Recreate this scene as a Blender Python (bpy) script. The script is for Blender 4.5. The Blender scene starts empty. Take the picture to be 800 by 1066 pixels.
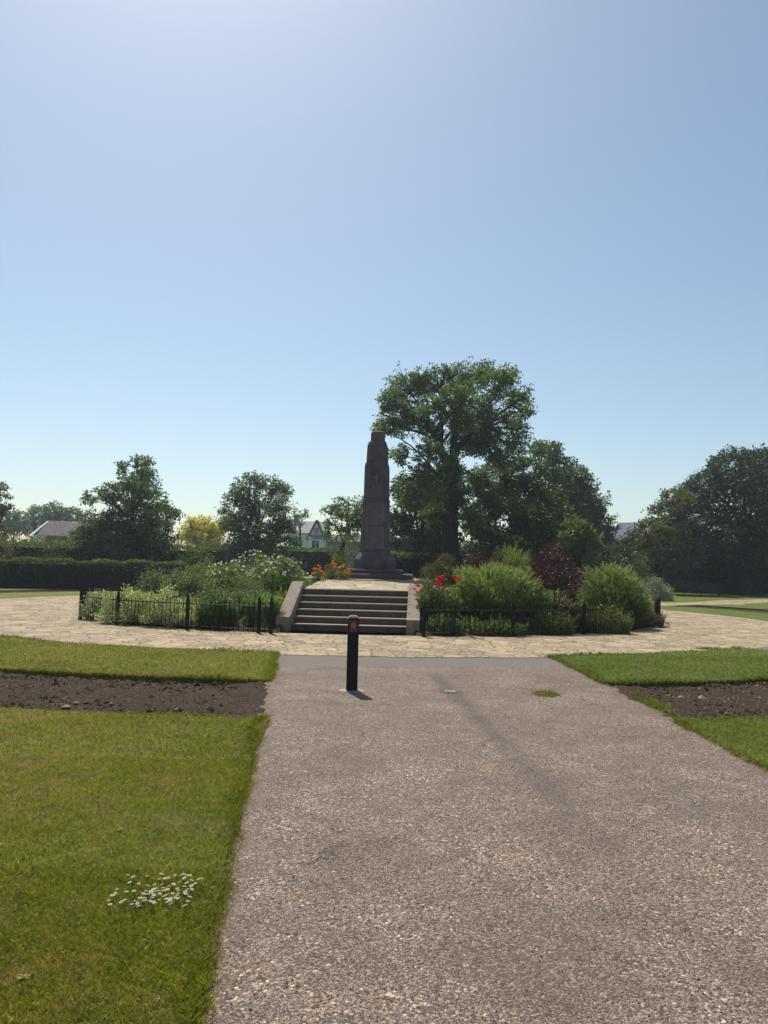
# War memorial garden on a sunny day: backlit stone pillar on a raised round bed, steps, railings, trees.
import bpy, bmesh, math, random
import numpy as np
from mathutils import Vector, Matrix
from mathutils.geometry import tessellate_polygon

S = bpy.context.scene
COL = S.collection
RNG = np.random.default_rng(11)
random.seed(4)
PI = math.pi
R = math.radians

# ------------------------------------------------------------------ objects
def tag(o, label=None, cat=None, group=None, kind=None):
    if label: o['label'] = label
    if cat: o['category'] = cat
    if group: o['group'] = group
    if kind: o['kind'] = kind
    return o

def thing(name, label, cat, loc=(0, 0, 0), rz=0.0, group=None):
    o = bpy.data.objects.new(name, None)
    o.empty_display_size = .2
    COL.objects.link(o)
    o.location = loc
    o.rotation_euler = (0, 0, rz)
    return tag(o, label, cat, group)

def link(name, me, mat, parent=None, smooth=False):
    o = bpy.data.objects.new(name, me)
    COL.objects.link(o)
    if mat is not None and not me.materials: me.materials.append(mat)
    if smooth:
        me.polygons.foreach_set('use_smooth', np.ones(len(me.polygons), dtype=bool))
    if parent is not None: o.parent = parent
    return o

def dup(root, loc=None, rz=None, label=None):
    r = root.copy(); COL.objects.link(r)
    if loc is not None: r.location = loc
    if rz is not None: r.rotation_euler = (0, 0, rz)
    if label: r['label'] = label
    for ch in list(root.children):
        c = ch.copy(); COL.objects.link(c); c.parent = r
        for g in list(ch.children):
            d = g.copy(); COL.objects.link(d); d.parent = c
    return r

def quads_mesh(name, V, nv=4):
    """V: (n, nv, 3) separate polygons -> mesh of n islands"""
    V = np.asarray(V, dtype=np.float32)
    n = len(V)
    me = bpy.data.meshes.new(name)
    me.vertices.add(n * nv); me.loops.add(n * nv); me.polygons.add(n)
    me.vertices.foreach_set('co', V.reshape(-1))
    me.loops.foreach_set('vertex_index', np.arange(n * nv, dtype=np.int32))
    me.polygons.foreach_set('loop_start', np.arange(0, n * nv, nv, dtype=np.int32))
    me.polygons.foreach_set('loop_total', np.full(n, nv, dtype=np.int32))
    me.update(calc_edges=True)
    return me

class MB:
    """collects simple solids, then becomes one mesh"""
    def __init__(s): s.v = []; s.f = []
    def add(s, vs, fs):
        k = len(s.v); s.v += [tuple(p) for p in vs]; s.f += [tuple(i + k for i in f) for f in fs]
    def box(s, x0, x1, y0, y1, z0, z1):
        s.add([(x0,y0,z0),(x1,y0,z0),(x1,y1,z0),(x0,y1,z0),(x0,y0,z1),(x1,y0,z1),(x1,y1,z1),(x0,y1,z1)],
              [(0,3,2,1),(4,5,6,7),(0,1,5,4),(1,2,6,5),(2,3,7,6),(3,0,4,7)])
    def tube(s, pts, rad, n=6, cap=True):
        pts = [Vector(p) for p in pts]; rings = []
        for i, p in enumerate(pts):
            d = (pts[min(i+1, len(pts)-1)] - pts[max(i-1, 0)])
            if d.length < 1e-6: d = Vector((0,0,1))
            d.normalize()
            a = d.cross(Vector((0.02,1,0.03))) if abs(d.y) < .9 else d.cross(Vector((1,0,0)))
            a.normalize(); b = d.cross(a)
            r = rad[i] if hasattr(rad, '__len__') else rad
            rings.append([p + (a*math.cos(2*PI*k/n) + b*math.sin(2*PI*k/n))*r for k in range(n)])
        vs = [v for rg in rings for v in rg]; fs = []
        for i in range(len(rings)-1):
            for k in range(n):
                q = (k+1) % n
                fs.append((i*n+k, i*n+q, (i+1)*n+q, (i+1)*n+k))
        if cap:
            fs.append(tuple(range(n-1, -1, -1))); fs.append(tuple((len(rings)-1)*n+k for k in range(n)))
        s.add(vs, fs)
    def loft(s, sections):
        """sections: list of rings (same count); capped"""
        n = len(sections[0]); vs = [v for rg in sections for v in rg]; fs = []
        for i in range(len(sections)-1):
            for k in range(n):
                q = (k+1) % n
                fs.append((i*n+k, i*n+q, (i+1)*n+q, (i+1)*n+k))
        fs.append(tuple(range(n-1, -1, -1))); fs.append(tuple((len(sections)-1)*n+k for k in range(n)))
        s.add(vs, fs)
    def mesh(s, name):
        me = bpy.data.meshes.new(name); me.from_pydata(s.v, [], s.f); me.update(); return me
    def build(s, name, mat, parent=None, smooth=False, bevel=0, seg=2):
        me = s.mesh(name)
        if bevel:
            bm = bmesh.new(); bm.from_mesh(me)
            ed = [e for e in bm.edges if len(e.link_faces) == 2 and e.calc_face_angle(0) > .5]
            bmesh.ops.bevel(bm, geom=ed, offset=bevel, segments=seg, affect='EDGES', clamp_overlap=True)
            bm.to_mesh(me); bm.free()
        return link(name, me, mat, parent, smooth)

# ------------------------------------------------------------------ materials
class NT:
    def __init__(s, name):
        s.m = bpy.data.materials.new(name); s.m.use_nodes = True
        s.t = s.m.node_tree; s.t.nodes.clear()
        s.out = s.n('ShaderNodeOutputMaterial')
    def n(s, typ, **kw):
        nd = s.t.nodes.new(typ)
        for k, v in kw.items(): setattr(nd, k, v)
        return nd
    def l(s, a, b): s.t.links.new(a, b)
    def noise(s, vec, scale, detail=4, rough=.55, dist=0):
        n = s.n('ShaderNodeTexNoise'); n.inputs['Scale'].default_value = scale
        n.inputs['Detail'].default_value = detail; n.inputs['Roughness'].default_value = rough
        n.inputs['Distortion'].default_value = dist
        if vec is not None: s.l(vec, n.inputs['Vector'])
        return n.outputs['Fac']
    def vor(s, vec, scale, feature='F1', rnd=1.0):
        n = s.n('ShaderNodeTexVoronoi', feature=feature); n.inputs['Scale'].default_value = scale
        n.inputs['Randomness'].default_value = rnd
        if vec is not None: s.l(vec, n.inputs['Vector'])
        return n
    def ramp(s, fac, stops, interp='LINEAR'):
        n = s.n('ShaderNodeValToRGB'); e = n.color_ramp.elements; n.color_ramp.interpolation = interp
        while len(e) < len(stops): e.new(.5)
        for q, (p, c) in zip(e, stops):
            q.position = p; q.color = (c, c, c, 1) if not hasattr(c, '__len__') else (*c, 1)
        s.l(fac, n.inputs['Fac']); return n.outputs['Color']
    def mix(s, fac, a, b, mode='MIX'):
        n = s.n('ShaderNodeMix', data_type='RGBA', blend_type=mode)
        for sock, v in ((n.inputs['Factor'], fac), (n.inputs['A'], a), (n.inputs['B'], b)):
            if hasattr(v, 'links'): s.l(v, sock)
            elif hasattr(v, '__len__'): sock.default_value = (*v, 1)
            else: sock.default_value = v if sock.type == 'VALUE' else (v, v, v, 1)
        return n.outputs['Result']
    def math(s, op, a, b=0.0, c=None):
        n = s.n('ShaderNodeMath', operation=op)
        for sock, v in zip(n.inputs, (a, b) if c is None else (a, b, c)):
            if hasattr(v, 'links'): s.l(v, sock)
            else: sock.default_value = v
        return n.outputs[0]
    def maprange(s, v, a, b, c=0., d=1.):
        n = s.n('ShaderNodeMapRange'); s.l(v, n.inputs[0])
        for i, q in enumerate((a, b, c, d)): n.inputs[i+1].default_value = q
        return n.outputs[0]
    def obj(s): return s.n('ShaderNodeTexCoord').outputs['Object']
    def pos(s): return s.n('ShaderNodeNewGeometry').outputs['Position']
    def island(s): return s.n('ShaderNodeNewGeometry').outputs['Random Per Island']
    def scale(s, vec, sc, rot=(0,0,0)):
        n = s.n('ShaderNodeMapping'); n.inputs['Scale'].default_value = sc; n.inputs['Rotation'].default_value = rot
        s.l(vec, n.inputs['Vector']); return n.outputs[0]
    def bump(s, h, dist, strength=1.0, normal=None):
        n = s.n('ShaderNodeBump'); n.inputs['Distance'].default_value = dist; n.inputs['Strength'].default_value = strength
        s.l(h, n.inputs['Height'])
        if normal is not None: s.l(normal, n.inputs['Normal'])
        return n.outputs[0]
    def finish(s, col, rough=.8, normal=None, spec=.3, metal=0., trans=None, tcol=None):
        p = s.n('ShaderNodeBsdfPrincipled')
        if hasattr(col, 'links'): s.l(col, p.inputs['Base Color'])
        else: p.inputs['Base Color'].default_value = (*col, 1)
        if hasattr(rough, 'links'): s.l(rough, p.inputs['Roughness'])
        else: p.inputs['Roughness'].default_value = rough
        p.inputs['Specular IOR Level'].default_value = spec
        p.inputs['Metallic'].default_value = metal
        if normal is not None: s.l(normal, p.inputs['Normal'])
        o = p.outputs[0]
        if trans:
            t = s.n('ShaderNodeBsdfTranslucent')
            tc = tcol if tcol is not None else col
            if hasattr(tc, 'links'): s.l(tc, t.inputs[0])
            else: t.inputs[0].default_value = (*tc, 1)
            m = s.n('ShaderNodeMixShader'); m.inputs[0].default_value = trans
            s.l(o, m.inputs[1]); s.l(t.outputs[0], m.inputs[2]); o = m.outputs[0]
        s.l(o, s.out.inputs[0])
        return s.m

def leaf_mat(name, dark, mid, light, trans=.3, rough=.55, spec=.35, tint=(1.25, 1.3, .5)):
    t = NT(name)
    isl = t.island()
    cl = t.noise(t.pos(), .9, 3)
    f = t.math('ADD', t.math('MULTIPLY', isl, .65), t.math('MULTIPLY', t.maprange(cl, .3, .7), .35))
    c = t.ramp(f, [(0, dark), (.5, mid), (1, light)])
    tc = t.mix(1.0, c, tint, 'MULTIPLY')
    return t.finish(c, rough, None, spec, 0, trans, tc)

def plain(name, col, rough=.6, var=.25, sc=8., bumpd=.004, spec=.3, metal=0., bsc=None):
    t = NT(name); p = t.obj()
    f = t.noise(p, sc, 6, .6)
    c = t.mix(t.maprange(f, .3, .7), tuple(x*(1-var) for x in col), tuple(min(1, x*(1+var)) for x in col))
    nb = t.bump(t.noise(p, bsc or sc*5, 5, .65), bumpd, 1.0) if bumpd else None
    return t.finish(c, rough, nb, spec, metal)

M = {}
def petal(name, col, trans=.25):
    t = NT(name); isl = t.island()
    c = t.mix(isl, tuple(x*.75 for x in col), tuple(min(1, x*1.1) for x in col))
    M[name] = t.finish(c, .5, None, .2, 0, trans); return M[name]
petal('petal_white', (.82, .82, .74), .42); petal('petal_red', (.62, .012, .014)); petal('petal_orange', (.9, .27, .008))
petal('petal_yellow', (.75, .55, .03)); petal('petal_pink', (.42, .12, .28), .3); petal('petal_crimson', (.35, .01, .03))

def bark(name, a, b):
    t = NT(name); p = t.scale(t.obj(), (6, 6, 1.2)); f = t.noise(p, 3, 6, .7)
    return t.finish(t.ramp(f, [(.3, a), (.7, b)]), .9, t.bump(f, .05), .1)
M['bark'] = bark('bark', (.014, .011, .008), (.045, .036, .027))
M['bark_pale'] = bark('bark_pale', (.05, .042, .03), (.13, .115, .09))
M['stem'] = plain('plant_stem', (.06, .085, .03), .7, .3, 6, 0)

# mown lawn turf
t = NT('lawn_turf'); p = t.pos()
big = t.noise(p, .45, 4, .6); midn = t.noise(p, 2.3, 4, .6); fine = t.noise(p, 55, 5, .7); fine2 = t.noise(t.scale(p, (1, 1, 1)), 190, 3, .7)
c = t.ramp(big, [(.33, (.105, .132, .011)), (.55, (.16, .168, .022)), (.74, (.22, .195, .05))])
c = t.mix(t.maprange(midn, .45, .72, 0, .75), c, (.19, .155, .065))
sx = t.n('ShaderNodeSeparateXYZ'); t.l(p, sx.inputs[0])
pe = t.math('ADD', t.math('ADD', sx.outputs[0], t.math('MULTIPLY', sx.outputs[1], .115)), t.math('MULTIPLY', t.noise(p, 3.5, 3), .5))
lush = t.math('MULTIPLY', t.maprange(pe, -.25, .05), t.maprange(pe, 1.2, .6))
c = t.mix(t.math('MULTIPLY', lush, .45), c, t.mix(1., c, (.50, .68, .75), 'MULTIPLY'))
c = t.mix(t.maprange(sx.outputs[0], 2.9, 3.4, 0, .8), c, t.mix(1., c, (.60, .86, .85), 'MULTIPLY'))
blot = t.noise(p, 6.5, 5, .65); c = t.mix(1., c, t.ramp(blot, [(.3, (.72, .78, .7)), (.5, (1, 1, 1)), (.7, (1.28, 1.16, 1.1))]), 'MULTIPLY')
c = t.mix(t.maprange(fine, .3, .72), t.mix(1., c, .55, 'MULTIPLY'), t.mix(1., c, 1.5, 'MULTIPLY'))
hh = t.math('ADD', fine, t.math('MULTIPLY', fine2, .5))
M['lawn'] = t.finish(c, .85, t.bump(hh, .03, .8), .1)
t = NT('grass_blade'); p = t.pos()
big = t.noise(p, .45, 4, .6); midn = t.noise(p, 2.3, 4, .6); isl = t.island()
c = t.ramp(big, [(.33, (.155, .190, .013)), (.55, (.24, .245, .024)), (.74, (.32, .285, .06))])
c = t.mix(t.maprange(midn, .45, .72, 0, .75), c, (.32, .26, .115))
sx = t.n('ShaderNodeSeparateXYZ'); t.l(p, sx.inputs[0])
pe = t.math('ADD', t.math('ADD', sx.outputs[0], t.math('MULTIPLY', sx.outputs[1], .115)), t.math('MULTIPLY', t.noise(p, 3.5, 3), .5))
lush = t.math('MULTIPLY', t.maprange(pe, -.25, .05), t.maprange(pe, 1.2, .6))
c = t.mix(t.math('MULTIPLY', lush, .45), c, t.mix(1., c, (.50, .68, .75), 'MULTIPLY'))
c = t.mix(t.maprange(sx.outputs[0], 2.9, 3.4, 0, .8), c, t.mix(1., c, (.60, .86, .85), 'MULTIPLY'))
blot = t.noise(p, 6.5, 5, .65); c = t.mix(1., c, t.ramp(blot, [(.3, (.72, .78, .7)), (.5, (1, 1, 1)), (.7, (1.28, 1.16, 1.1))]), 'MULTIPLY')
c = t.mix(isl, t.mix(1., c, .6, 'MULTIPLY'), t.mix(1., c, 1.35, 'MULTIPLY'))
dry = t.math('GREATER_THAN', t.noise(p, 410, 0), .64)
c = t.mix(t.math('MULTIPLY', dry, .8), c, (.36, .29, .14))
M['blade'] = t.finish(c, .6, None, .25, 0, .35, t.mix(1., c, (1.2, 1.2, .55), 'MULTIPLY'))
t = NT('distant_grass'); p = t.pos()
M['ground'] = t.finish(t.mix(t.noise(p, .2, 5), (.05, .075, .012), (.10, .105, .025)), .9)

# tarmac path with worn-in chippings
t = NT('chipped_tarmac'); p = t.pos()
wp = t.n('ShaderNodeVectorMath', operation='ADD'); t.l(p, wp.inputs[0])
nz = t.n('ShaderNodeTexNoise'); nz.inputs['Scale'].default_value = 40; t.l(p, nz.inputs['Vector'])
sv = t.n('ShaderNodeVectorMath', operation='SCALE'); sv.inputs['Scale'].default_value = .012; t.l(nz.outputs['Color'], sv.inputs[0]); t.l(sv.outputs[0], wp.inputs[1])
v1 = t.vor(wp.outputs[0], 78); v2 = t.vor(p, 170); vd = t.vor(wp.outputs[0], 78, 'DISTANCE_TO_EDGE')
sepc = t.n('ShaderNodeSeparateColor'); t.l(v1.outputs['Color'], sepc.inputs[0])
sepd = t.n('ShaderNodeSeparateColor'); t.l(v2.outputs['Color'], sepd.inputs[0])
chip = t.ramp(sepc.outputs[0], [(0, (.045, .037, .034)), (.36, (.115, .097, .085)), (.6, (.23, .195, .17)), (.84, (.36, .31, .26)), (.95, (.64, .56, .46)), (1, (.78, .72, .62))])
fines = t.ramp(sepd.outputs[0], [(0, (.045, .038, .036)), (.5, (.15, .127, .113)), (.85, (.33, .285, .245)), (1, (.55, .48, .41))])
wear = t.noise(p, 1.25, 5, .65, .3); wear2 = t.noise(p, 5.5, 4, .6); warm = t.noise(p, 3.1, 5, .7)
wm = t.maprange(t.math('ADD', t.math('MULTIPLY', wear, .5), t.math('MULTIPLY', wear2, .5)), .455, .55)
edge = t.maprange(vd.outputs['Distance'], .0, .12)
c = t.mix(t.math('MULTIPLY', edge, t.maprange(sepc.outputs[1], .25, .5)), fines, chip)
c = t.mix(wm, t.mix(.75, c, fines), c)
c = t.mix(1., c, t.ramp(wear, [(.3, (.72, .635, .57)), (.5, (.89, .79, .71)), (.7, (1.05, .94, .85))]), 'MULTIPLY')
c = t.mix(1., c, t.ramp(warm, [(.32, (.80, .80, .80)), (.5, (1, 1, 1)), (.62, (1.03, .99, .95)), (.78, (1.0, .89, .78))]), 'MULTIPLY')
# dark worn seam crossing the path and a few oily patches
sx = t.n('ShaderNodeSeparateXYZ'); t.l(p, sx.inputs[0])
X, Y = sx.outputs[0], sx.outputs[1]
ln = t.math('ABSOLUTE', t.math('SUBTRACT', t.math('ADD', X, t.math('MULTIPLY', Y, .0745)), t.math('ADD', 1.68, t.math('MULTIPLY', wear2, .12))))
seam = t.math('MULTIPLY', t.maprange(ln, .03, .17, 1, 0), t.math('MULTIPLY', t.maprange(Y, 4.0, 8.0, .25, 1), t.maprange(Y, 12.4, 12.0)))
c = t.mix(t.math('MULTIPLY', seam, .55), c, (.085, .07, .062))
pat = t.maprange(t.noise(p, .55, 3, .6, .8), .60, .70)
c = t.mix(t.math('MULTIPLY', pat, .34), c, (.095, .076, .062))
# worn-down damp hollow near the viewer
hx = t.math('POWER', t.math('DIVIDE', t.math('SUBTRACT', X, .74), .42), 2.); hy = t.math('POWER', t.math('DIVIDE', t.math('SUBTRACT', Y, 3.42), .38), 2.)
hol = t.maprange(t.math('ADD', t.math('ADD', hx, hy), t.math('MULTIPLY', t.noise(p, 7, 5, .7), 2.6)), 1.3, 3.0, 1, 0)
c = t.mix(t.math('MULTIPLY', hol, .40), c, (.105, .076, .055))
# soil washed in along both edges, and a few fine cracks
el = t.math('ABSOLUTE', t.math('ADD', t.math('ADD', X, t.math('MULTIPLY', Y, .115)), .30)); er = t.math('ABSOLUTE', t.math('SUBTRACT', X, 3.31))
dirt = t.maprange(t.math('ADD', t.math('MINIMUM', el, er), t.math('MULTIPLY', wear2, .30)), .12, .30, 1, 0)
c = t.mix(t.math('MULTIPLY', dirt, .6), c, (.135, .095, .062))
cw = t.n('ShaderNodeVectorMath', operation='ADD'); t.l(p, cw.inputs[0]); cn = t.n('ShaderNodeTexNoise'); cn.inputs['Scale'].default_value = 2.2; cn.inputs['Detail'].default_value = 6; t.l(p, cn.inputs['Vector'])
cs = t.n('ShaderNodeVectorMath', operation='SCALE'); cs.inputs['Scale'].default_value = .9; t.l(cn.outputs['Color'], cs.inputs[0]); t.l(cs.outputs[0], cw.inputs[1])
cd = t.vor(cw.outputs[0], .42, 'DISTANCE_TO_EDGE').outputs['Distance']
crack = t.math('MULTIPLY', t.maprange(cd, .0015, .005, 1, 0), t.maprange(t.noise(p, .8, 2), .50, .58))
c = t.mix(t.math('MULTIPLY', crack, .7), c, (.045, .036, .030))
# plain, smoother tarmac joint where the path meets the stone ring
ap = t.maprange(t.math('ADD', Y, t.math('MULTIPLY', X, -.17)), 12.86, 12.90)
c = t.mix(t.math('MULTIPLY', ap, .8), c, t.mix(t.noise(p, 60, 4), (.125, .108, .096), (.20, .172, .152)))
hgt = t.math('ADD', t.math('MULTIPLY', t.math('SUBTRACT', 1., v1.outputs['Distance']), t.maprange(sepc.outputs[1], .25, .5)), t.math('MULTIPLY', wear2, 2.2))
nb = t.bump(hgt, .006, .9); nb = t.bump(v2.outputs['Distance'], .002, .6, nb)
M['path'] = t.finish(c, t.ramp(sepc.outputs[2], [(0, .7), (1, .95)]), nb, .15)
t = NT('grey_tarmac'); p = t.pos(); v = t.vor(p, 120); sc_ = t.n('ShaderNodeSeparateColor'); t.l(v.outputs['Color'], sc_.inputs[0])
M['tarmac'] = t.finish(t.ramp(sc_.outputs[0], [(0, (.09, .08, .078)), (.8, (.17, .15, .145)), (1, (.3, .27, .25))]), .85, t.bump(v.outputs['Distance'], .004), .3)

# cream flagstone paving: irregular slabs
def flag(name, sc, base, joint, jw=.03, weeds=0.0, rot=.1):
    t = NT(name); p = t.scale(t.pos(), (1, .95, 0), (0, 0, rot))
    nz = t.n('ShaderNodeTexNoise'); nz.inputs['Scale'].default_value = 1.1; nz.inputs['Detail'].default_value = 5; t.l(p, nz.inputs['Vector'])
    sv = t.n('ShaderNodeVectorMath', operation='SCALE'); sv.inputs['Scale'].default_value = .28; t.l(nz.outputs['Color'], sv.inputs[0])
    ad = t.n('ShaderNodeVectorMath', operation='ADD'); t.l(p, ad.inputs[0]); t.l(sv.outputs[0], ad.inputs[1])
    ed = t.vor(ad.outputs[0], sc, 'DISTANCE_TO_EDGE', .85).outputs['Distance']
    cv = t.vor(ad.outputs[0], sc, 'F1', .85)
    s3 = t.n('ShaderNodeSeparateColor'); t.l(cv.outputs['Color'], s3.inputs[0])
    c = t.ramp(s3.outputs[0], [(0, tuple(x*.74 for x in base)), (.5, base), (1, (min(1, base[0]*1.22), min(1, base[1]*1.19), min(1, base[2]*1.1)))])
    g = t.noise(p, 7, 6, .65)
    c = t.mix(1., c, t.ramp(g, [(.3, (.74, .72, .68)), (.55, (1, 1, 1)), (.75, (1.12, 1.1, 1.05))]), 'MULTIPLY')
    st = t.noise(p, 1.3, 5, .7)
    c = t.mix(t.maprange(st, .56, .72, 0, .45), c, tuple(x*.42 for x in base))
    e2 = t.vor(ad.outputs[0], sc*2.3, 'DISTANCE_TO_EDGE', .95).outputs['Distance']; brk = t.math('GREATER_THAN', s3.outputs[1], .45)
    ed = t.math('MINIMUM', ed, t.math('ADD', t.math('MULTIPLY', e2, .6), t.math('MULTIPLY', t.math('SUBTRACT', 1., brk), 1.)))
    jm = t.maprange(t.math('ADD', ed, t.math('MULTIPLY', t.math('SUBTRACT', g, .5), .05)), jw*.35, jw*1.2, 1, 0)
    jc = joint
    if weeds:
        jc = t.mix(t.maprange(t.noise(p, .9, 4), .5-weeds*.2, .62), joint, (.05, .07, .015))
    c = t.mix(jm, c, jc)
    h = t.math('ADD', t.maprange(ed, 0, jw*1.6), t.math('MULTIPLY', g, .35))
    return t.finish(c, .85, t.bump(h, .014, .9), .25)
M['ring'] = flag('flagstone_ring', 2.3, (.37, .285, .182), (.165, .125, .075), .030, .40)
M['platform'] = flag('flagstone_platform', 1.3, (.40, .335, .22), (.12, .095, .06), .028)

def stone(name, a, b, sc=3., bd=.012, streak=.25):
    t = NT(name); p = t.obj()
    f = t.noise(p, sc, 7, .65); g = t.noise(t.scale(p, (7, 7, .7)), 1.2, 5, .6); k = t.noise(p, sc*14, 4, .7)
    c = t.ramp(f, [(.28, a), (.72, b)])
    c = t.mix(t.math('MULTIPLY', t.maprange(g, .5, .75), streak*2), c, tuple(x*.4 for x in a))
    c = t.mix(1., c, t.ramp(k, [(.3, .8), (.7, 1.15)]), 'MULTIPLY')
    h = t.math('ADD', f, t.math('MULTIPLY', k, .5))
    return t.finish(c, .85, t.bump(h, bd), .25)
M['redstone'] = stone('dark_red_sandstone', (.086, .063, .074), (.150, .112, .126))
M['redpanel'] = stone('smooth_sandstone_panel', (.135, .106, .115), (.205, .165, .17), 5, .004)
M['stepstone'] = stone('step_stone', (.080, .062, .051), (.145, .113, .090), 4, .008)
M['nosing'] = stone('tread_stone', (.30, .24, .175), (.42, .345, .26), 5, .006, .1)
M['cheek'] = stone('cheek_stone', (.205, .163, .12), (.30, .245, .185), 3, .01)
M['iron'] = plain('black_painted_iron', (.010, .010, .011), .6, .35, 20, .001, .2)
M['lead'] = plain('pale_fixing', (.75, .74, .70), .5, .1, 10, 0)
t = NT('bollard_plastic'); p = t.obj(); f = t.noise(t.scale(p, (30, 30, 2)), 2, 5)
M['bollard'] = t.finish(t.ramp(f, [(.3, (.009, .008, .011)), (.7, (.019, .017, .022))]), .65, t.bump(f, .003), .2)
M['bollard_top'] = plain('weathered_bollard_top', (.20, .175, .15), .85, .35, 30, .002)
M['reflector'] = plain('dark_red_reflector', (.20, .008, .022), .4, .2, 40, .0006, .5)
M['emblem'] = plain('faded_pink_emblem', (.46, .22, .30), .5, .15, 60, 0)
M['footing'] = plain('pale_mortar', (.34, .29, .22), .9, .3, 18, .006)
M['drain'] = plain('worn_galvanised_metal', (.20, .215, .20), .6, .35, 25, .002, .4, .3)
M['hole'] = plain('damp_dark_tarmac', (.105, .088, .076), .9, .3, 25, .006)
M['plaque'] = plain('pale_stone_slab', (.60, .56, .48), .8, .15, 6, .004)
t = NT('dark_soil'); p = t.pos(); f = t.noise(p, 2.2, 5, .6); g = t.noise(p, 38, 6, .75); v = t.vor(p, 55)
s3 = t.n('ShaderNodeSeparateColor'); t.l(v.outputs['Color'], s3.inputs[0])
c = t.mix(f, (.052, .035, .022), (.112, .078, .051))
c = t.mix(1., c, t.ramp(g, [(.3, .5), (.7, 1.5)]), 'MULTIPLY')
c = t.mix(t.math('GREATER_THAN', s3.outputs[0], .96), c, (.21, .16, .10))
M['soil'] = t.finish(c, .95, t.bump(t.math('ADD', g, v.outputs['Distance']), .035), .1)
t = NT('soil_clod'); c = t.ramp(t.island(), [(0, (.046, .031, .020)), (.7, (.12, .084, .055)), (.93, (.19, .14, .09)), (1, (.38, .31, .21))])
M['clod'] = t.finish(c, .95, t.bump(t.noise(t.pos(), 60, 4), .01), .1)
M['bench_wood'] = plain('weathered_bench_wood', (.055, .046, .04), .75, .35, 9, .003)
M['render'] = plain('cream_render', (.72, .70, .67), .9, .06, 2, .003)
M['white_render'] = plain('white_render', (.66, .66, .66), .9, .08, 2, .003)
M['brick'] = plain('brown_brick', (.20, .15, .12), .9, .2, 3, .01)
M['dark_trim'] = plain('dark_painted_timber', (.035, .035, .04), .6, .2, 8, 0)
M['grey_wall'] = plain('grey_boarding', (.16, .15, .15), .9, .2, 5, .003)  # even dark grey wall colour
t = NT('window_glass'); M['glass'] = t.finish((.03, .035, .045), .08, None, .6)
def roofmat(name, a, b, rows):
    t = NT(name); p = t.obj(); br = t.n('ShaderNodeTexBrick'); br.inputs['Scale'].default_value = rows
    br.inputs['Color1'].default_value = (*a, 1); br.inputs['Color2'].default_value = (*b, 1)
    br.inputs['Mortar'].default_value = (*(x*.6 for x in a), 1); br.inputs['Mortar Size'].default_value = .015
    sp = t.n('ShaderNodeSeparateXYZ'); cb = t.n('ShaderNodeCombineXYZ'); t.l(p, sp.inputs[0])
    t.l(t.math('ADD', sp.outputs[0], sp.outputs[1]), cb.inputs[0]); t.l(sp.outputs[2], cb.inputs[1]); t.l(cb.outputs[0], br.inputs['Vector'])
    c = t.mix(1., br.outputs['Color'], t.ramp(t.noise(p, 1.5, 5), [(.3, .8), (.7, 1.2)]), 'MULTIPLY')
    return t.finish(c, .9, None, .1)
M['slate_pale'] = roofmat('pale_slate_roof', (.32, .31, .31), (.40, .385, .37), 3)
M['tile_pink'] = roofmat('pinkish_tile_roof', (.14, .122, .122), (.185, .162, .158), 3)
M['slate_blue'] = roofmat('blue_slate_roof', (.16, .18, .23), (.21, .23, .28), 3)

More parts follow.
